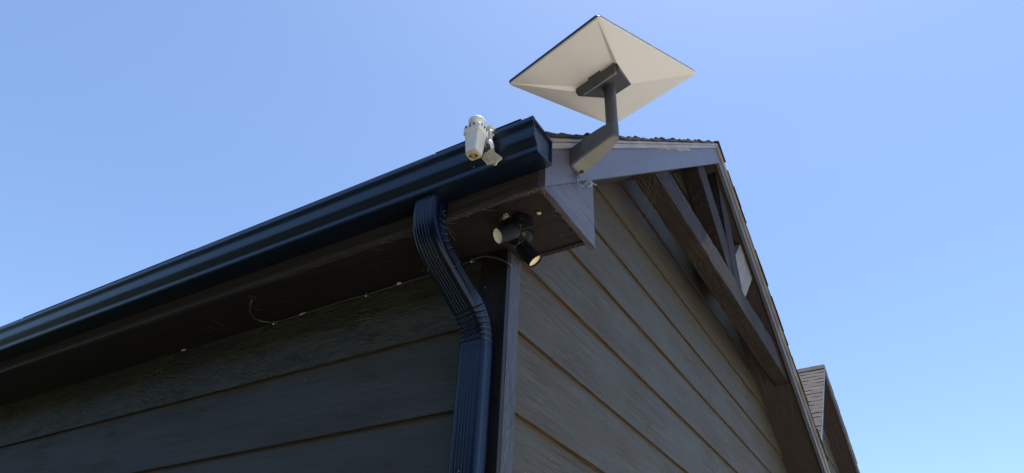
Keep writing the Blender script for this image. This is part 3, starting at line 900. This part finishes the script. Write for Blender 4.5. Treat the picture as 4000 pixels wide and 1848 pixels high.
# grey mount plate (thick on the long side)
top = [(-0.076, -0.1015, H1 + 0.0008), (0.077, -0.053, H2 + 0.0008), (0.077, 0.053, H2 + 0.0008), (-0.076, 0.1015, H1 + 0.0008)]
bot = [(-0.070, -0.099, 0.047), (0.076, -0.052, 0.040), (0.076, 0.052, 0.040), (-0.070, 0.099, 0.047)]
bm = bmesh.new()
a = [bm.verts.new(DP(*q)) for q in top]; b = [bm.verts.new(DP(*q)) for q in bot]
a2 = [bm.verts.new(DP(u, v, 0.020)) for u, v, h in top]
bm.faces.new(b); bm.faces.new(a2[::-1])
for i in range(4):
    bm.faces.new((a[i], a[(i+1) % 4], b[(i+1) % 4], b[i])); bm.faces.new((a2[i], a2[(i+1) % 4], a[(i+1) % 4], a[i]))
obj('mount_plate', bm, m_mast, dish, bevel=0.002)
# raised lip with slot on the long edge of the plate
def dbox(u0, u1, v0, v1, h0, h1, taper=0.0):
    bm = bmesh.new()
    vs = [bm.verts.new(DP(u, v, h)) for u, v, h in ((u0, v0, h0), (u1, v0, h0), (u1, v1, h0), (u0, v1, h0), (u0+taper*0.3, v0+taper, h1), (u1-taper*0.3, v0+taper, h1), (u1-taper*0.3, v1-taper, h1), (u0+taper*0.3, v1-taper, h1))]
    for f in ((0,3,2,1),(4,5,6,7),(0,1,5,4),(1,2,6,5),(2,3,7,6),(3,0,4,7)): bm.faces.new([vs[i] for i in f])
    return bm
obj('latch_lip', dbox(-0.084, -0.070, -0.094, 0.094, 0.022, 0.053, 0.008), m_mast, dish, bevel=0.0015)
obj('latch_tab', dbox(-0.087, -0.080, -0.030, 0.030, 0.014, 0.040, 0.008), m_mast, dish, bevel=0.0015)
obj('latch_bar', dbox(-0.0695, -0.0600, -0.078, 0.082, 0.040, 0.0545, 0.003), m_latch, dish, bevel=0.001)
obj('slot', dbox(-0.0595, -0.0500, -0.074, 0.080, 0.040, 0.0478, 0.0), m_dark, dish, bevel=0.001)
# mast
MX, MY = 0.441, -0.035
mt = [(0.0228, 0.085), (0.0228, 0.18)]
obj('mast', tube([(MX, MY, 0.148), (MX, MY, 0.37)], 0.0222, 40), m_mast, dish)
shade_auto(dish.children[-1], 40)
obj('ball_joint', lathe([(0.0, -0.012), (0.0235, -0.012), (0.0242, 0.0), (0.021, 0.012), (0.0, 0.02)], (MX - 0.001, MY, 0.352), (0, 0.0, 1), 32), m_mast, dish, smooth=False)
shade_auto(dish.children[-1], 40)
obj('mast_collar', tube([(MX, MY, 0.1465), (MX, MY, 0.1495)], 0.0225, 40), m_screw, dish)
# arm: box-section bracket flaring from the elbow to the wall plate
def arm_section(x, z0, z1, yc, w, r=0.006):
    return [(x, yc - w/2, z0), (x, yc + w/2, z0), (x, yc + w/2, z1), (x, yc - w/2, z1)]
bm = bmesh.new()
# stations along the arm: lower line and upper line in (x,z)
stn = [(G + 0.0035, -0.012, 0.077, 0.074), (0.33, 0.012, 0.098, 0.072), (0.38, 0.037, 0.1225, 0.067), (0.418, 0.058, 0.1385, 0.060), (0.440, 0.073, 0.1435, 0.051)]
rings = []
K = 8
def sect(x, za, zb, w, dx=0.0):
    pts = []
    r = 0.010
    for (sy, sz, a0) in ((1, 1, 0), (-1, 1, 90), (-1, -1, 180), (1, -1, 270)):
        for i in range(4):
            t = math.radians(a0 + 90*i/3)
            cyy = sy*(w/2 - r); czz = (za+zb)/2 + sz*((zb-za)/2 - r)
            pts.append((x, MY + cyy + r*math.cos(t), czz + r*math.sin(t)))
    return pts
for x, za, zb, w in stn:
    rings.append([bm.verts.new(p) for p in sect(x, za, zb, w)])
# round nose
xc = 0.440
for k in range(1, 7):
    t = math.pi/2*k/6
    xx = xc + 0.0235*math.sin(t); s_ = max(0.15, math.cos(t))
    za, zb, w = 0.073 + 0.012*math.sin(t), 0.1435, 0.051*s_
    pts = []
    for (sy, sz, a0) in ((1, 1, 0), (-1, 1, 90), (-1, -1, 180), (1, -1, 270)):
        for i in range(4):
            tt = math.radians(a0 + 90*i/3); r = min(0.010, w/2.2)
            pts.append((xx, MY + sy*(w/2 - r) + r*math.cos(tt), (za+zb)/2 + sz*((zb-za)/2 - r) + r*math.sin(tt)))
    rings.append([bm.verts.new(p) for p in pts])
for a, b in zip(rings, rings[1:]):
    for k in range(16): bm.faces.new((a[k], a[(k+1) % 16], b[(k+1) % 16], b[k]))
bm.faces.new(rings[0][::-1]); bm.faces.new(rings[-1])
o = obj('arm', bm, m_mast, dish, smooth=True); shade_auto(o, 50)
obj('elbow', tube([(MX, MY, 0.100), (MX, MY, 0.1465)], 0.0232, 40), m_mast, dish); shade_auto(dish.children[-1], 40)
obj('wall_plate', BOX(G + 0.0003, G + 0.0045, MY - 0.036, MY + 0.036, -0.012, 0.080), m_mast, dish, bevel=0.001)
# underside cover of the arm
bm = bmesh.new()
low = []
def lowz(x):
    for (xa, za, _, wa), (xb, zb, _, wb) in zip(stn, stn[1:]):
        if x <= xb:
            t = (x-xa)/(xb-xa); return za + (zb-za)*t, wa + (wb-wa)*t
    return stn[-1][1], stn[-1][3]
L_, R_ = [], []
for i in range(13):
    x = G + 0.010 + (0.440 - G - 0.010)*i/12
    z, w = lowz(x)
    L_.append((x, MY - w/2 + 0.005, z - 0.0012)); R_.append((x, MY + w/2 - 0.005, z - 0.0012))
tip = []
for k in range(1, 9):
    t = math.pi*k/9
    tip.append((0.440 + 0.0185*math.sin(t), MY - 0.0185*math.cos(t), 0.0718 + 0.0095*math.sin(t)))
poly = L_ + tip + R_[::-1]
bmf = bmesh.new()
vs = [bmf.verts.new(p) for p in poly]; vs2 = [bmf.verts.new((p[0], p[1], p[2] + 0.004)) for p in poly]
m_ = len(poly)
# triangulated strip caps
for arr in (vs, vs2):
    nL = 13
    for i in range(nL-1): bmf.faces.new((arr[i], arr[i+1], arr[m_-2-i], arr[m_-1-i]))
    bmf.faces.new(arr[nL-1:nL+8+1])
for i in range(m_): bmf.faces.new((vs[i], vs[(i+1) % m_], vs2[(i+1) % m_], vs2[i]))
bm.free()
obj('arm_cover', bmf, m_cover, dish)
obj('cable_slot', lathe([(0, 0), (0.0075, 0), (0.0075, 0.002), (0, 0.002)], (G + 0.020, MY + 0.018, -0.0055), (0.5, 0, -1), 16), m_dark, dish)

# dish cable
cable = [(0.315, -0.012, 0.02), (0.306, -0.013, -0.004), (0.2985, -0.030, -0.030), (0.2975, -0.041, -0.050), (0.2975, -0.036, -0.063), (0.2975, -0.014, -0.062),
         (0.297, 0.008, -0.047), (0.296, 0.030, -0.018), (0.296, 0.052, 0.005), (0.297, 0.074, 0.016), (0.297, 0.105, 0.034), (0.293, 0.139, 0.055)]
dcab = empty('cable', (G, 0, 0))
tag(dcab, 'grey cable looping out of the satellite dish arm onto the cornice panel', 'cable')
obj('cable_run', tube(cable, 0.0034, 10, sub=5), m_gcable, dcab, smooth=True)
obj('cable_clip', tube([(0.2805, 0.071, 0.0235), (0.300, 0.071, 0.0245), (0.3025, 0.076, 0.015), (0.300, 0.079, 0.007), (0.2805, 0.079, 0.004)], 0.0016, 6, sub=3), m_clip, dcab, smooth=True)

# ------------------------------------------------------------------ rain sensor on the gutter lip
sens = empty('rain_sensor', (0.145, -0.38, -0.045))
tag(sens, 'white plastic rain sensor clipped to the gutter lip near its right end', 'rain sensor')
SX, SY = 0.134, -0.436
def tapered(cx, cy, w0, d0, z0, w1, d1, z1, r0=0.0085, r1=0.0075, capb=True, capt=True):
    bm = bmesh.new()
    def ring(w, d, z, r): 
        return [bm.verts.new((cx + u, cy + v, z)) for u, v in rounded(w/2, d/2, r)]
    a = ring(w0, d0, z0, r0); b = ring(w1, d1, z1, r1); n = len(a)
    for i in range(n): bm.faces.new((a[i], a[(i+1) % n], b[(i+1) % n], b[i]))
    if capb: bm.faces.new(a[::-1])
    if capt: bm.faces.new(b)
    return bm
o = obj('sensor_body', tapered(SX, SY, 0.044, 0.040, -0.184, 0.056, 0.050, -0.098), m_sensor, sens, bevel=0.0015); shade_auto(o, 40)
o = obj('sensor_rim', tapered(SX, SY, 0.064, 0.058, -0.104, 0.062, 0.056, -0.074), m_sensor, sens, bevel=0.002); shade_auto(o, 40)
o = obj('bottom_cap', tapered(SX, SY, 0.0425, 0.0385, -0.1875, 0.0455, 0.0415, -0.181), m_sensory, sens, bevel=0.0012); shade_auto(o, 40)
# vent wheel on the underside
for k in range(12):
    a = 2*math.pi*k/12
    c = Vector((SX - 0.001 + 0.0100*math.cos(a), SY + 0.0100*math.sin(a), -0.1879))
    d = Vector((math.cos(a), math.sin(a), 0)); t = Vector((-d.y, d.x, 0))
    bm = prism([c - d*0.0035 - t*0.0006, c + d*0.0035 - t*0.0017, c + d*0.0035 + t*0.0017, c - d*0.0035 + t*0.0006], (0, 0, -0.0004))
    obj('vent_slot', bm, m_dark, sens)
bm = prism([Vector((SX - 0.0155, SY - 0.0012 - 0.004, -0.1882)), Vector((SX + 0.0135, SY - 0.0012 + 0.004, -0.1882)), Vector((SX + 0.0135, SY + 0.0012 + 0.004, -0.1882)), Vector((SX - 0.0155, SY + 0.0012 - 0.004, -0.1882))], (0, 0, -0.0006))
obj('vent_slot', bm, m_dark, sens)
# notches round the rim
for dx_, dy_, nx_, ny_ in ((-0.02, -0.029, 0, -1), (-0.005, -0.029, 0, -1), (0.011, -0.029, 0, -1), (0.0318, -0.014, 1, 0), (0.0318, 0.0, 1, 0), (0.0318, 0.014, 1, 0)):
    bm = bmesh.new(); w = 0.0022
    x, y = SX + dx_, SY + dy_
    if ny_: box(bm, x - w, x + w, y - 0.0012, y + 0.002, -0.083, -0.0735)
    else: box(bm, x - 0.002, x + 0.0008, y - w, y + w, -0.083, -0.0735)
    obj('rim_notch', bm, m_dirt, sens)
# neck cage and dished cap
CX_, CY_ = SX - 0.004, SY + 0.002
obj('neck', lathe([(0, 0), (0.016, 0), (0.014, 0.010), (0, 0.010)], (CX_, CY_, -0.074), (0, 0, 1), 24), m_sensor, sens, smooth=False)
for k in range(10):
    a = 2*math.pi*k/10
    c = Vector((CX_ + 0.0175*math.cos(a), CY_ + 0.0175*math.sin(a), -0.074)); c2 = Vector((CX_ + 0.0195*math.cos(a), CY_ + 0.0195*math.sin(a), -0.058))
    obj('cage_rib', tube([c, c2], 0.0016, 6), m_clip, sens)
o = obj('dished_cap', lathe([(0.016, -0.0115), (0.022, -0.0095), (0.0265, -0.003), (0.0280, 0.005), (0.0278, 0.011), (0.0255, 0.0140), (0.016, 0.0152), (0, 0.0155)], (CX_ + 0.003, CY_, -0.046), (0, 0, 1), 40), m_sensor, sens, smooth=True)
o = obj('cap_throat', lathe([(0.0, 0.001), (0.017, -0.001)], (CX_ + 0.003, CY_, -0.0560), (0, 0, 1), 24), m_dirt, sens)
# gutter clamp and hinged bracket
obj('clamp', BOX(0.133, 0.167, -0.405, -0.3725, -0.041, -0.0375), m_sensor, sens, bevel=0.001)
obj('clamp', BOX(0.133, 0.167, -0.3865, -0.3825, -0.058, -0.0412), m_sensor, sens, bevel=0.001)
def disc(c, ax, r, t, m, nm):
    o = obj(nm, lathe([(0, -t/2), (r*0.9, -t/2), (r, -t*0.3), (r, t*0.3), (r*0.9, t/2), (0, t/2)], c, ax, 28), m, sens); shade_auto(o, 50); return o
disc((0.166, -0.394, -0.068), (1, 0, 0), 0.0125, 0.006, m_sensor, 'knuckle')
disc((0.171, -0.394, -0.068), (1, 0, 0), 0.0045, 0.005, m_dirt, 'knuckle_pin')
obj('bracket_arm', prism([(0.150, -0.400, -0.070), (0.169, -0.400, -0.066), (0.172, -0.404, -0.118), (0.150, -0.404, -0.128)], (0, 0.008, 0)), m_sensor, sens, bevel=0.001)
disc((0.170, -0.398, -0.124), (1, 0, 0), 0.0155, 0.007, m_sensor, 'knuckle')
disc((0.166, -0.402, -0.130), (1, 0, 0), 0.010, 0.013, m_dirt, 'knuckle_pin')
pad = [(0.1475, -0.400, -0.1516), (0.158, -0.400, -0.152), (0.166, -0.400, -0.146), (0.1818, -0.400, -0.1490), (0.188, -0.400, -0.166), (0.2150, -0.400, -0.1980), (0.2155, -0.400, -0.206),
       (0.201, -0.400, -0.2110), (0.196, -0.400, -0.2220), (0.190, -0.400, -0.2230), (0.180, -0.400, -0.213), (0.1616, -0.400, -0.2080), (0.148, -0.400, -0.186), (0.1389, -0.400, -0.174)]
obj('bracket_paddle', prism(pad, (0.0, 0.004, 0.0)), m_sensory, sens, bevel=0.0008)
for a, b in (((0.170, -0.4015, -0.194), (0.177, -0.4015, -0.207)), ((0.190, -0.4015, -0.188), (0.193, -0.4015, -0.203))):
    obj('paddle_rib', tube([a, b], 0.0017, 6), m_sensory, sens)
for c in ((0.168, -0.4006, -0.166), (0.184, -0.4006, -0.180), (0.160, -0.4006, -0.186), (0.186, -0.4006, -0.214), (0.193, -0.4006, -0.186)):
    obj('dirt_spot', lathe([(0, 0), (0.0019, 0), (0, 0.0004)], c, (0, -1, 0), 7), m_dirt, sens)

# ------------------------------------------------------------------ twin soffit spotlight
lamp = empty('spotlight', (0.113, -0.118, ZS))
tag(lamp, 'black twin-headed spotlight mounted under the soffit above the wall corner', 'spotlight')
LC = (0.113, -0.118, ZS + 0.0035)
o = obj('junction_box', lathe([(0, 0), (0.0525, 0), (0.0535, -0.044), (0.0555, -0.045), (0.0555, -0.051), (0.052, -0.053), (0, -0.053)], LC, (0, 0, 1), 56), m_lampblack, lamp); shade_auto(o, 35)
LX, LY, LZ = LC
o = obj('canopy', lathe([(0.046, -0.0535), (0.0475, -0.060), (0.044, -0.070), (0.034, -0.082), (0.018, -0.089), (0, -0.091)], (LX + 0.002, LY + 0.004, LZ), (0, 0, 1), 48), m_lampblack, lamp); shade_auto(o, 40)
# knock-out plug facing the camera
kd = Vector((0.62, -0.80, 0)).normalized()
kc = Vector((LX, LY, LZ - 0.022)) + kd*0.052
obj('knockout_plate', lathe([(0, 0), (0.0140, 0), (0.0140, 0.0030), (0.0125, 0.0042), (0, 0.0042)], kc, kd, 24), m_lampblack, lamp)
obj('knockout_plug', lathe([(0, 0), (0.0100, 0), (0.0100, 0.0062), (0.0085, 0.0070), (0, 0.0070)], kc, kd, 24), m_lampblack, lamp)
tv = Vector((-kd.y, kd.x, 0))
s0 = kc + kd*0.0072
obj('screw_slot', prism([s0 - tv*0.0035 - Vector((0, 0, 0.004)), s0 - tv*0.0022 - Vector((0, 0, 0.0045)), s0 + tv*0.0035 + Vector((0, 0, 0.004)), s0 + tv*0.0022 + Vector((0, 0, 0.0045))], kd*0.0003), m_dark, lamp)
def head(lens, axis, rad, length, m_lens, knuckle, warm):
    ax = Vector(axis).normalized(); L0 = Vector(lens)
    back = L0 - ax*length
    r = rad
    shell = [(0, 0), (r*0.50, 0.0), (r*0.78, 0.004), (r*0.92, 0.012), (r*0.98, 0.030), (r, length - 0.012), (r*1.02, length + 0.006), (r*0.955, length + 0.006), (r*0.93, length - 0.0035), (0, length - 0.0036)]
    o = obj('lamp_head', lathe(shell, back, ax, 44), m_lampblack, lamp); shade_auto(o, 35)
    ln = obj('lens', lathe([(0, length - 0.0030), (r*0.38, length - 0.0030), (r*0.40, length - 0.0026), (r*0.92, length + 0.0012)] if not warm else [(0, length - 0.0020), (r*0.5, length - 0.0018), (r*0.925, length - 0.0005)], back, ax, 44), m_lens, o); shade_auto(ln, 60)
    # fins round the rear
    for k in range(6):
        a = 2*math.pi*k/6; A = ax.orthogonal().normalized(); B = ax.cross(A)
        d = A*math.cos(a) + B*math.sin(a); c = back + d*r*0.97
        obj('fin', tube([c + ax*0.034, c + ax*(length - 0.014)], 0.0012, 5), m_lampblack, o)
    if not warm:
        A = ax.orthogonal().normalized(); B = ax.cross(A)
        spots = [(0, 0)] + [(0.42*math.cos(2*math.pi*k/6), 0.42*math.sin(2*math.pi*k/6)) for k in range(6)]
        spots = [(0, 0)] + [(0.17*math.cos(2*math.pi*k/6+0.3), 0.17*math.sin(2*math.pi*k/6+0.3)) for k in range(6)] + [(0.31*math.cos(2*math.pi*k/10), 0.31*math.sin(2*math.pi*k/10)) for k in range(10)]
        for u, v in spots:
            c = back + ax*(length - 0.0028) + A*u*r + B*v*r
            obj('led', lathe([(0.0019, 0), (0.0016, 0.0012), (0, 0.0018)], c, ax, 10), m_lens, o)
    # yoke to the canopy
    kn = back + ax*length*0.22
    obj('yoke', tube([knuckle, (Vector(knuckle) + kn)/2 + Vector((0, 0, -0.006)), kn], 0.0085, 12, sub=4), m_lampblack, lamp, smooth=True)
    return o
head((0.1106, -0.2339, -0.360), (-0.440, -0.703, -0.558), 0.0272, 0.078, m_lens1, (LX + 0.012, LY - 0.02, LZ - 0.080), False)
head((0.1441, -0.0572, -0.360), (0.545, 0.327, -0.772), 0.0272, 0.078, m_lens2, (LX + 0.006, LY + 0.015, LZ - 0.080), True)
obj('thumb_screw', lathe([(0, 0), (0.006, 0), (0.006, 0.009), (0, 0.010)], (LX + 0.030, LY - 0.016, LZ - 0.074), (0.5, -0.5, -0.6), 14), m_screw, lamp)
obj('thumb_screw', lathe([(0, 0), (0.0055, 0), (0.0055, 0.008), (0, 0.009)], (LX + 0.012, LY - 0.032, LZ - 0.085), (0.1, -0.6, -0.7), 14), m_screw, lamp)

# ------------------------------------------------------------------ soffit cable
wire = empty('cable', (-1.139, -0.18, ZS))
tag(wire, 'thin black cable from a grommet in the soffit along the wall top to the corner', 'cable')
pth = [(-1.1393, -0.1775, -0.222), (-1.1480, -0.1700, -0.246), (-1.190, -0.138, -0.252), (-1.2364, -0.0804, -0.243), (-1.2460, -0.0393, -0.239), (-1.225, -0.012, -0.238), (-1.1942, 0.006, -0.2385),
       (-1.05, 0.010, -0.236), (-0.90, 0.010, -0.234), (-0.78, 0.008, -0.2345), (-0.6676, 0.006, -0.2400), (-0.56, 0.010, -0.2350), (-0.3658, 0.010, -0.2340), (-0.25, 0.008, -0.236), (-0.1664, -0.006, -0.2410),
       (-0.120, -0.009, -0.2385), (-0.085, -0.010, -0.2440), (-0.050, -0.008, -0.2600), (-0.015, -0.0055, -0.2820), (0.004, 0.002, -0.2950), (0.0035, 0.020, -0.2980)]
obj('cable_run', tube(pth, 0.0036, 8, sub=5), m_cable, wire, smooth=True)
obj('grommet', lathe([(0, 0.002), (0.021, 0.002), (0.021, -0.003), (0.013, -0.008), (0, -0.008)], (-1.1393, -0.1775, ZS + 0.003), (0, 0, 1), 24), m_dark, wire)
for x, y in ((-1.1942, 0.001), (-0.6676, 0.001), (-0.1500, -0.012)):
    obj('cable_clip', BOX(x - 0.007, x + 0.007, y - 0.004, y + 0.015, -0.247, -0.2345), m_cable, wire, bevel=0.002)
    obj('clip_nail', lathe([(0, 0), (0.0045, 0), (0.0035, 0.003), (0, 0.004)], (x + 0.001, y - 0.003, -0.251), (0, -0.7, -0.7), 10), m_clip, wire)

# ------------------------------------------------------------------ cocoons, nest, webs and debris
def blob(c, r, m, nm, lab, cat, seed, group=None, stretch=(1, 1, 1), rot=0.0, n=2):
    rnd = random.Random(seed); bm = bmesh.new()
    bmesh.ops.create_icosphere(bm, subdivisions=n, radius=1)
    for v in bm.verts:
        k = 1 + rnd.uniform(-0.22, 0.22)
        v.co = Vector((v.co.x*stretch[0]*r*k, v.co.y*stretch[1]*r*k, v.co.z*stretch[2]*r*k))
    bm.transform(Matrix.Rotation(rot, 4, 'Y'))
    o = obj(nm, bm, m, None, loc=c, smooth=True)
    return tag(o, lab, cat, group)
blob((-1.8099, 0.005, -0.238), 0.007, m_egg, 'cocoon', 'small yellowish cocoon at the top of the left wall, far left of the cable grommet', 'cocoon', 1, None, (2.6, 0.8, 0.8), 0.08)
blob((-0.505, 0.003, -0.236), 0.0055, m_egg, 'cocoon', 'tiny pale cocoon beside the cable just left of the downspout', 'cocoon', 2, None, (2.4, 1, 1), -0.15)
blob((-1.03, 0.003, -0.2395), 0.006, m_flake, 'leaf_scrap', 'dry leaf scrap stuck on the soffit cable near its grommet', 'leaf', 3, None, (2.8, 1, 0.8), -0.1)
blob((0.198, -0.130, ZS - 0.001), 0.006, m_egg, 'leaf_scrap', 'curled pale leaf scrap on the soffit right of the spotlight', 'leaf', 5, None, (1.5, 1.2, 0.6), 0.1)
nest = empty('spider_nest', (0.098, -0.176, ZS - 0.01))
tag(nest, 'fluffy tan spider nest stuck on the soffit beside the spotlight base', 'spider nest')
rnd = random.Random(8)
for k in range(9):
    bm = bmesh.new(); bmesh.ops.create_icosphere(bm, subdivisions=1, radius=rnd.uniform(0.003, 0.0065))
    for v in bm.verts: v.co *= 1 + rnd.uniform(-0.3, 0.3)
    obj('nest_clump', bm, m_flake if k % 3 else m_clip, nest, loc=(0.098 + rnd.gauss(0, 0.008), -0.176 + rnd.gauss(0, 0.006), ZS - 0.006 + rnd.uniform(-0.012, 0.004)))
bm = bmesh.new()
for k in range(40):
    a = Vector((0.098, -0.176, ZS - 0.006)); b = a + Vector((rnd.gauss(0, 0.014), rnd.gauss(0, 0.012), rnd.gauss(-0.004, 0.008)))
    tube([a, (a+b)/2 + Vector((rnd.gauss(0, 0.003), 0, rnd.gauss(0, 0.003))), b], 0.0004, 4, bm)
ob = obj('nest_silk', bm, m_web, nest); ob['kind'] = 'stuff'

bm = bmesh.new(); rnd = random.Random(12)
def strand(a, b, r=0.0004, sag=0.01):
    a, b = Vector(a), Vector(b); pts = []
    for i in range(7):
        t = i/6; pts.append(a + (b-a)*t + Vector((rnd.gauss(0, 0.0012), rnd.gauss(0, 0.0012), -sag*4*t*(1-t) + rnd.gauss(0, 0.001))))
    tube(pts, r, 4, bm)
# fascia edge, cornice panel edge, gutter bottom edges, around lamp, across the truss opening
for k in range(14):
    x = rnd.uniform(-0.5, 0.26); strand((x, -E_ + 0.012, ZS + 0.001), (x + rnd.uniform(0.02, 0.07), -E_ + rnd.uniform(0.015, 0.05), ZS + 0.002), 0.00038, 0.001)
for k in range(10):
    y = rnd.uniform(-0.25, 0.08); strand((G - 0.030, y, ZS + 0.001), (G - rnd.uniform(0.035, 0.06), y + rnd.uniform(-0.03, 0.03), ZS + 0.003), 0.00038, 0.001)
for k in range(16):
    x = rnd.uniform(-0.4, 0.30); strand((x, -0.338, -0.1665), (x + rnd.uniform(0.01, 0.05), rnd.uniform(-0.335, -0.30), -0.1668), 0.00035, 0.0006)
for k in range(14):
    a = (LX + rnd.uniform(-0.04, 0.06), LY + rnd.uniform(-0.05, 0.04), LZ - rnd.uniform(0.05, 0.10)); strand(a, (a[0] + rnd.gauss(0, 0.02), a[1] + rnd.gauss(0, 0.02), a[2] + rnd.gauss(0, 0.015)), 0.00035, 0.004)
for k in range(4):
    y = 0.75 + rnd.uniform(0, 0.5); strand((G - 0.03, y, zn(y, RB) - 0.0), (0.005, y + rnd.uniform(-0.2, 0.35), zn(y, -0.30) - rnd.uniform(0, 0.3)), 0.00038, 0.02)
for k in range(3):
    a = 0.09; strand((-0.09 + rnd.uniform(-0.02, 0.02), -0.26, -0.26), (-0.08 + rnd.uniform(-0.02, 0.05), -0.24 + rnd.uniform(-0.02, 0.04), -0.30 + rnd.uniform(-0.03, 0.03)), 0.00035, 0.003)
for k in range(8):
    strand((XE - 0.005, -0.33 + rnd.uniform(-0.01, 0.01), -0.15), (XE - 0.03, -0.33 + rnd.uniform(-0.03, 0.02), -0.13 + rnd.uniform(-0.03, 0.03)), 0.00038, 0.002)
for k in range(7):
    x = rnd.uniform(-1.9, -0.2); strand((x, 0.012, ZS - 0.004), (x + rnd.uniform(-0.05, 0.05), 0.010, ZS - rnd.uniform(0.02, 0.05)), 0.00035, 0.0)
for k in range(12):
    x = rnd.uniform(-1.6, -0.1); strand((x, rnd.uniform(-0.2, -0.02), ZS + 0.0035), (x + rnd.uniform(0.01, 0.04), rnd.uniform(-0.2, -0.02)*1.0, ZS + 0.0035), 0.0003, 0.0)
tag(obj('cobwebs', bm, m_web), 'dusty cobweb strands along the soffit, gutter and cornice edges', 'cobwebs', None, 'stuff')

bm = bmesh.new(); rnd = random.Random(21)
def flake(c, s):
    d1 = Vector((rnd.gauss(0, 1), rnd.gauss(0, 1), rnd.gauss(0, 1))).normalized()*s; d2 = d1.orthogonal().normalized()*s*rnd.uniform(0.3, 0.8); d3 = d1.cross(d2).normalized()*0.0006
    prism([Vector(c) - d1, Vector(c) - d2, Vector(c) + d1*0.9, Vector(c) + d2*0.7], d3, bm)
for k in range(200):
    t = rnd.random()**1.6; flake((0.258 - t*1.2, -E_ + rnd.uniform(0.0, 0.022), ZS - 0.0005), rnd.uniform(0.0008, 0.0026))
for k in range(120):
    y = rnd.uniform(-0.25, 0.13); flake((G - 0.029 + rnd.uniform(-0.004, 0.016), y, ZS - 0.004), rnd.uniform(0.0008, 0.0026))
for k in range(70):
    x = 0.31 - rnd.random()**1.5*0.7; flake((x, -0.337 + rnd.uniform(-0.003, 0.006), -0.1668), rnd.uniform(0.0007, 0.0024))
for k in range(36):
    y = rnd.uniform(-0.335, -0.24); flake((XE - 0.002 + rnd.uniform(-0.006, 0.004), y, -0.1675), rnd.uniform(0.0008, 0.0026))
for k in range(30):
    flake((XE - 0.002, -0.335 + rnd.uniform(-0.02, 0.01), -0.155 + rnd.uniform(-0.01, 0.06)), rnd.uniform(0.0007, 0.002))
for k in range(60):
    flake((LX + rnd.gauss(0.01, 0.05), LY + rnd.gauss(0, 0.05), LZ - rnd.uniform(0.0, 0.095)), rnd.uniform(0.0006, 0.0018))
for k in range(40):
    x = rnd.uniform(-2.4, -0.2); flake((x, 0.012, ZS - 0.004 - abs(rnd.gauss(0, 0.01))), rnd.uniform(0.0008, 0.0028))
for k in range(60):
    t = rnd.random(); flake((rnd.uniform(0.005, 0.25), 0.09 + rnd.uniform(0, 0.018), ZS - 0.0015), rnd.uniform(0.0006, 0.002))
for k in range(30):
    flake((rnd.uniform(-0.18, -0.10), -0.24 + rnd.uniform(-0.03, 0.02), -0.41 + rnd.uniform(-0.02, 0.02)), rnd.uniform(0.0005, 0.0016))
tag(obj('debris', bm, m_flake), 'dry plant bits and dust clinging along the soffit and gutter edges', 'debris', None, 'stuff')
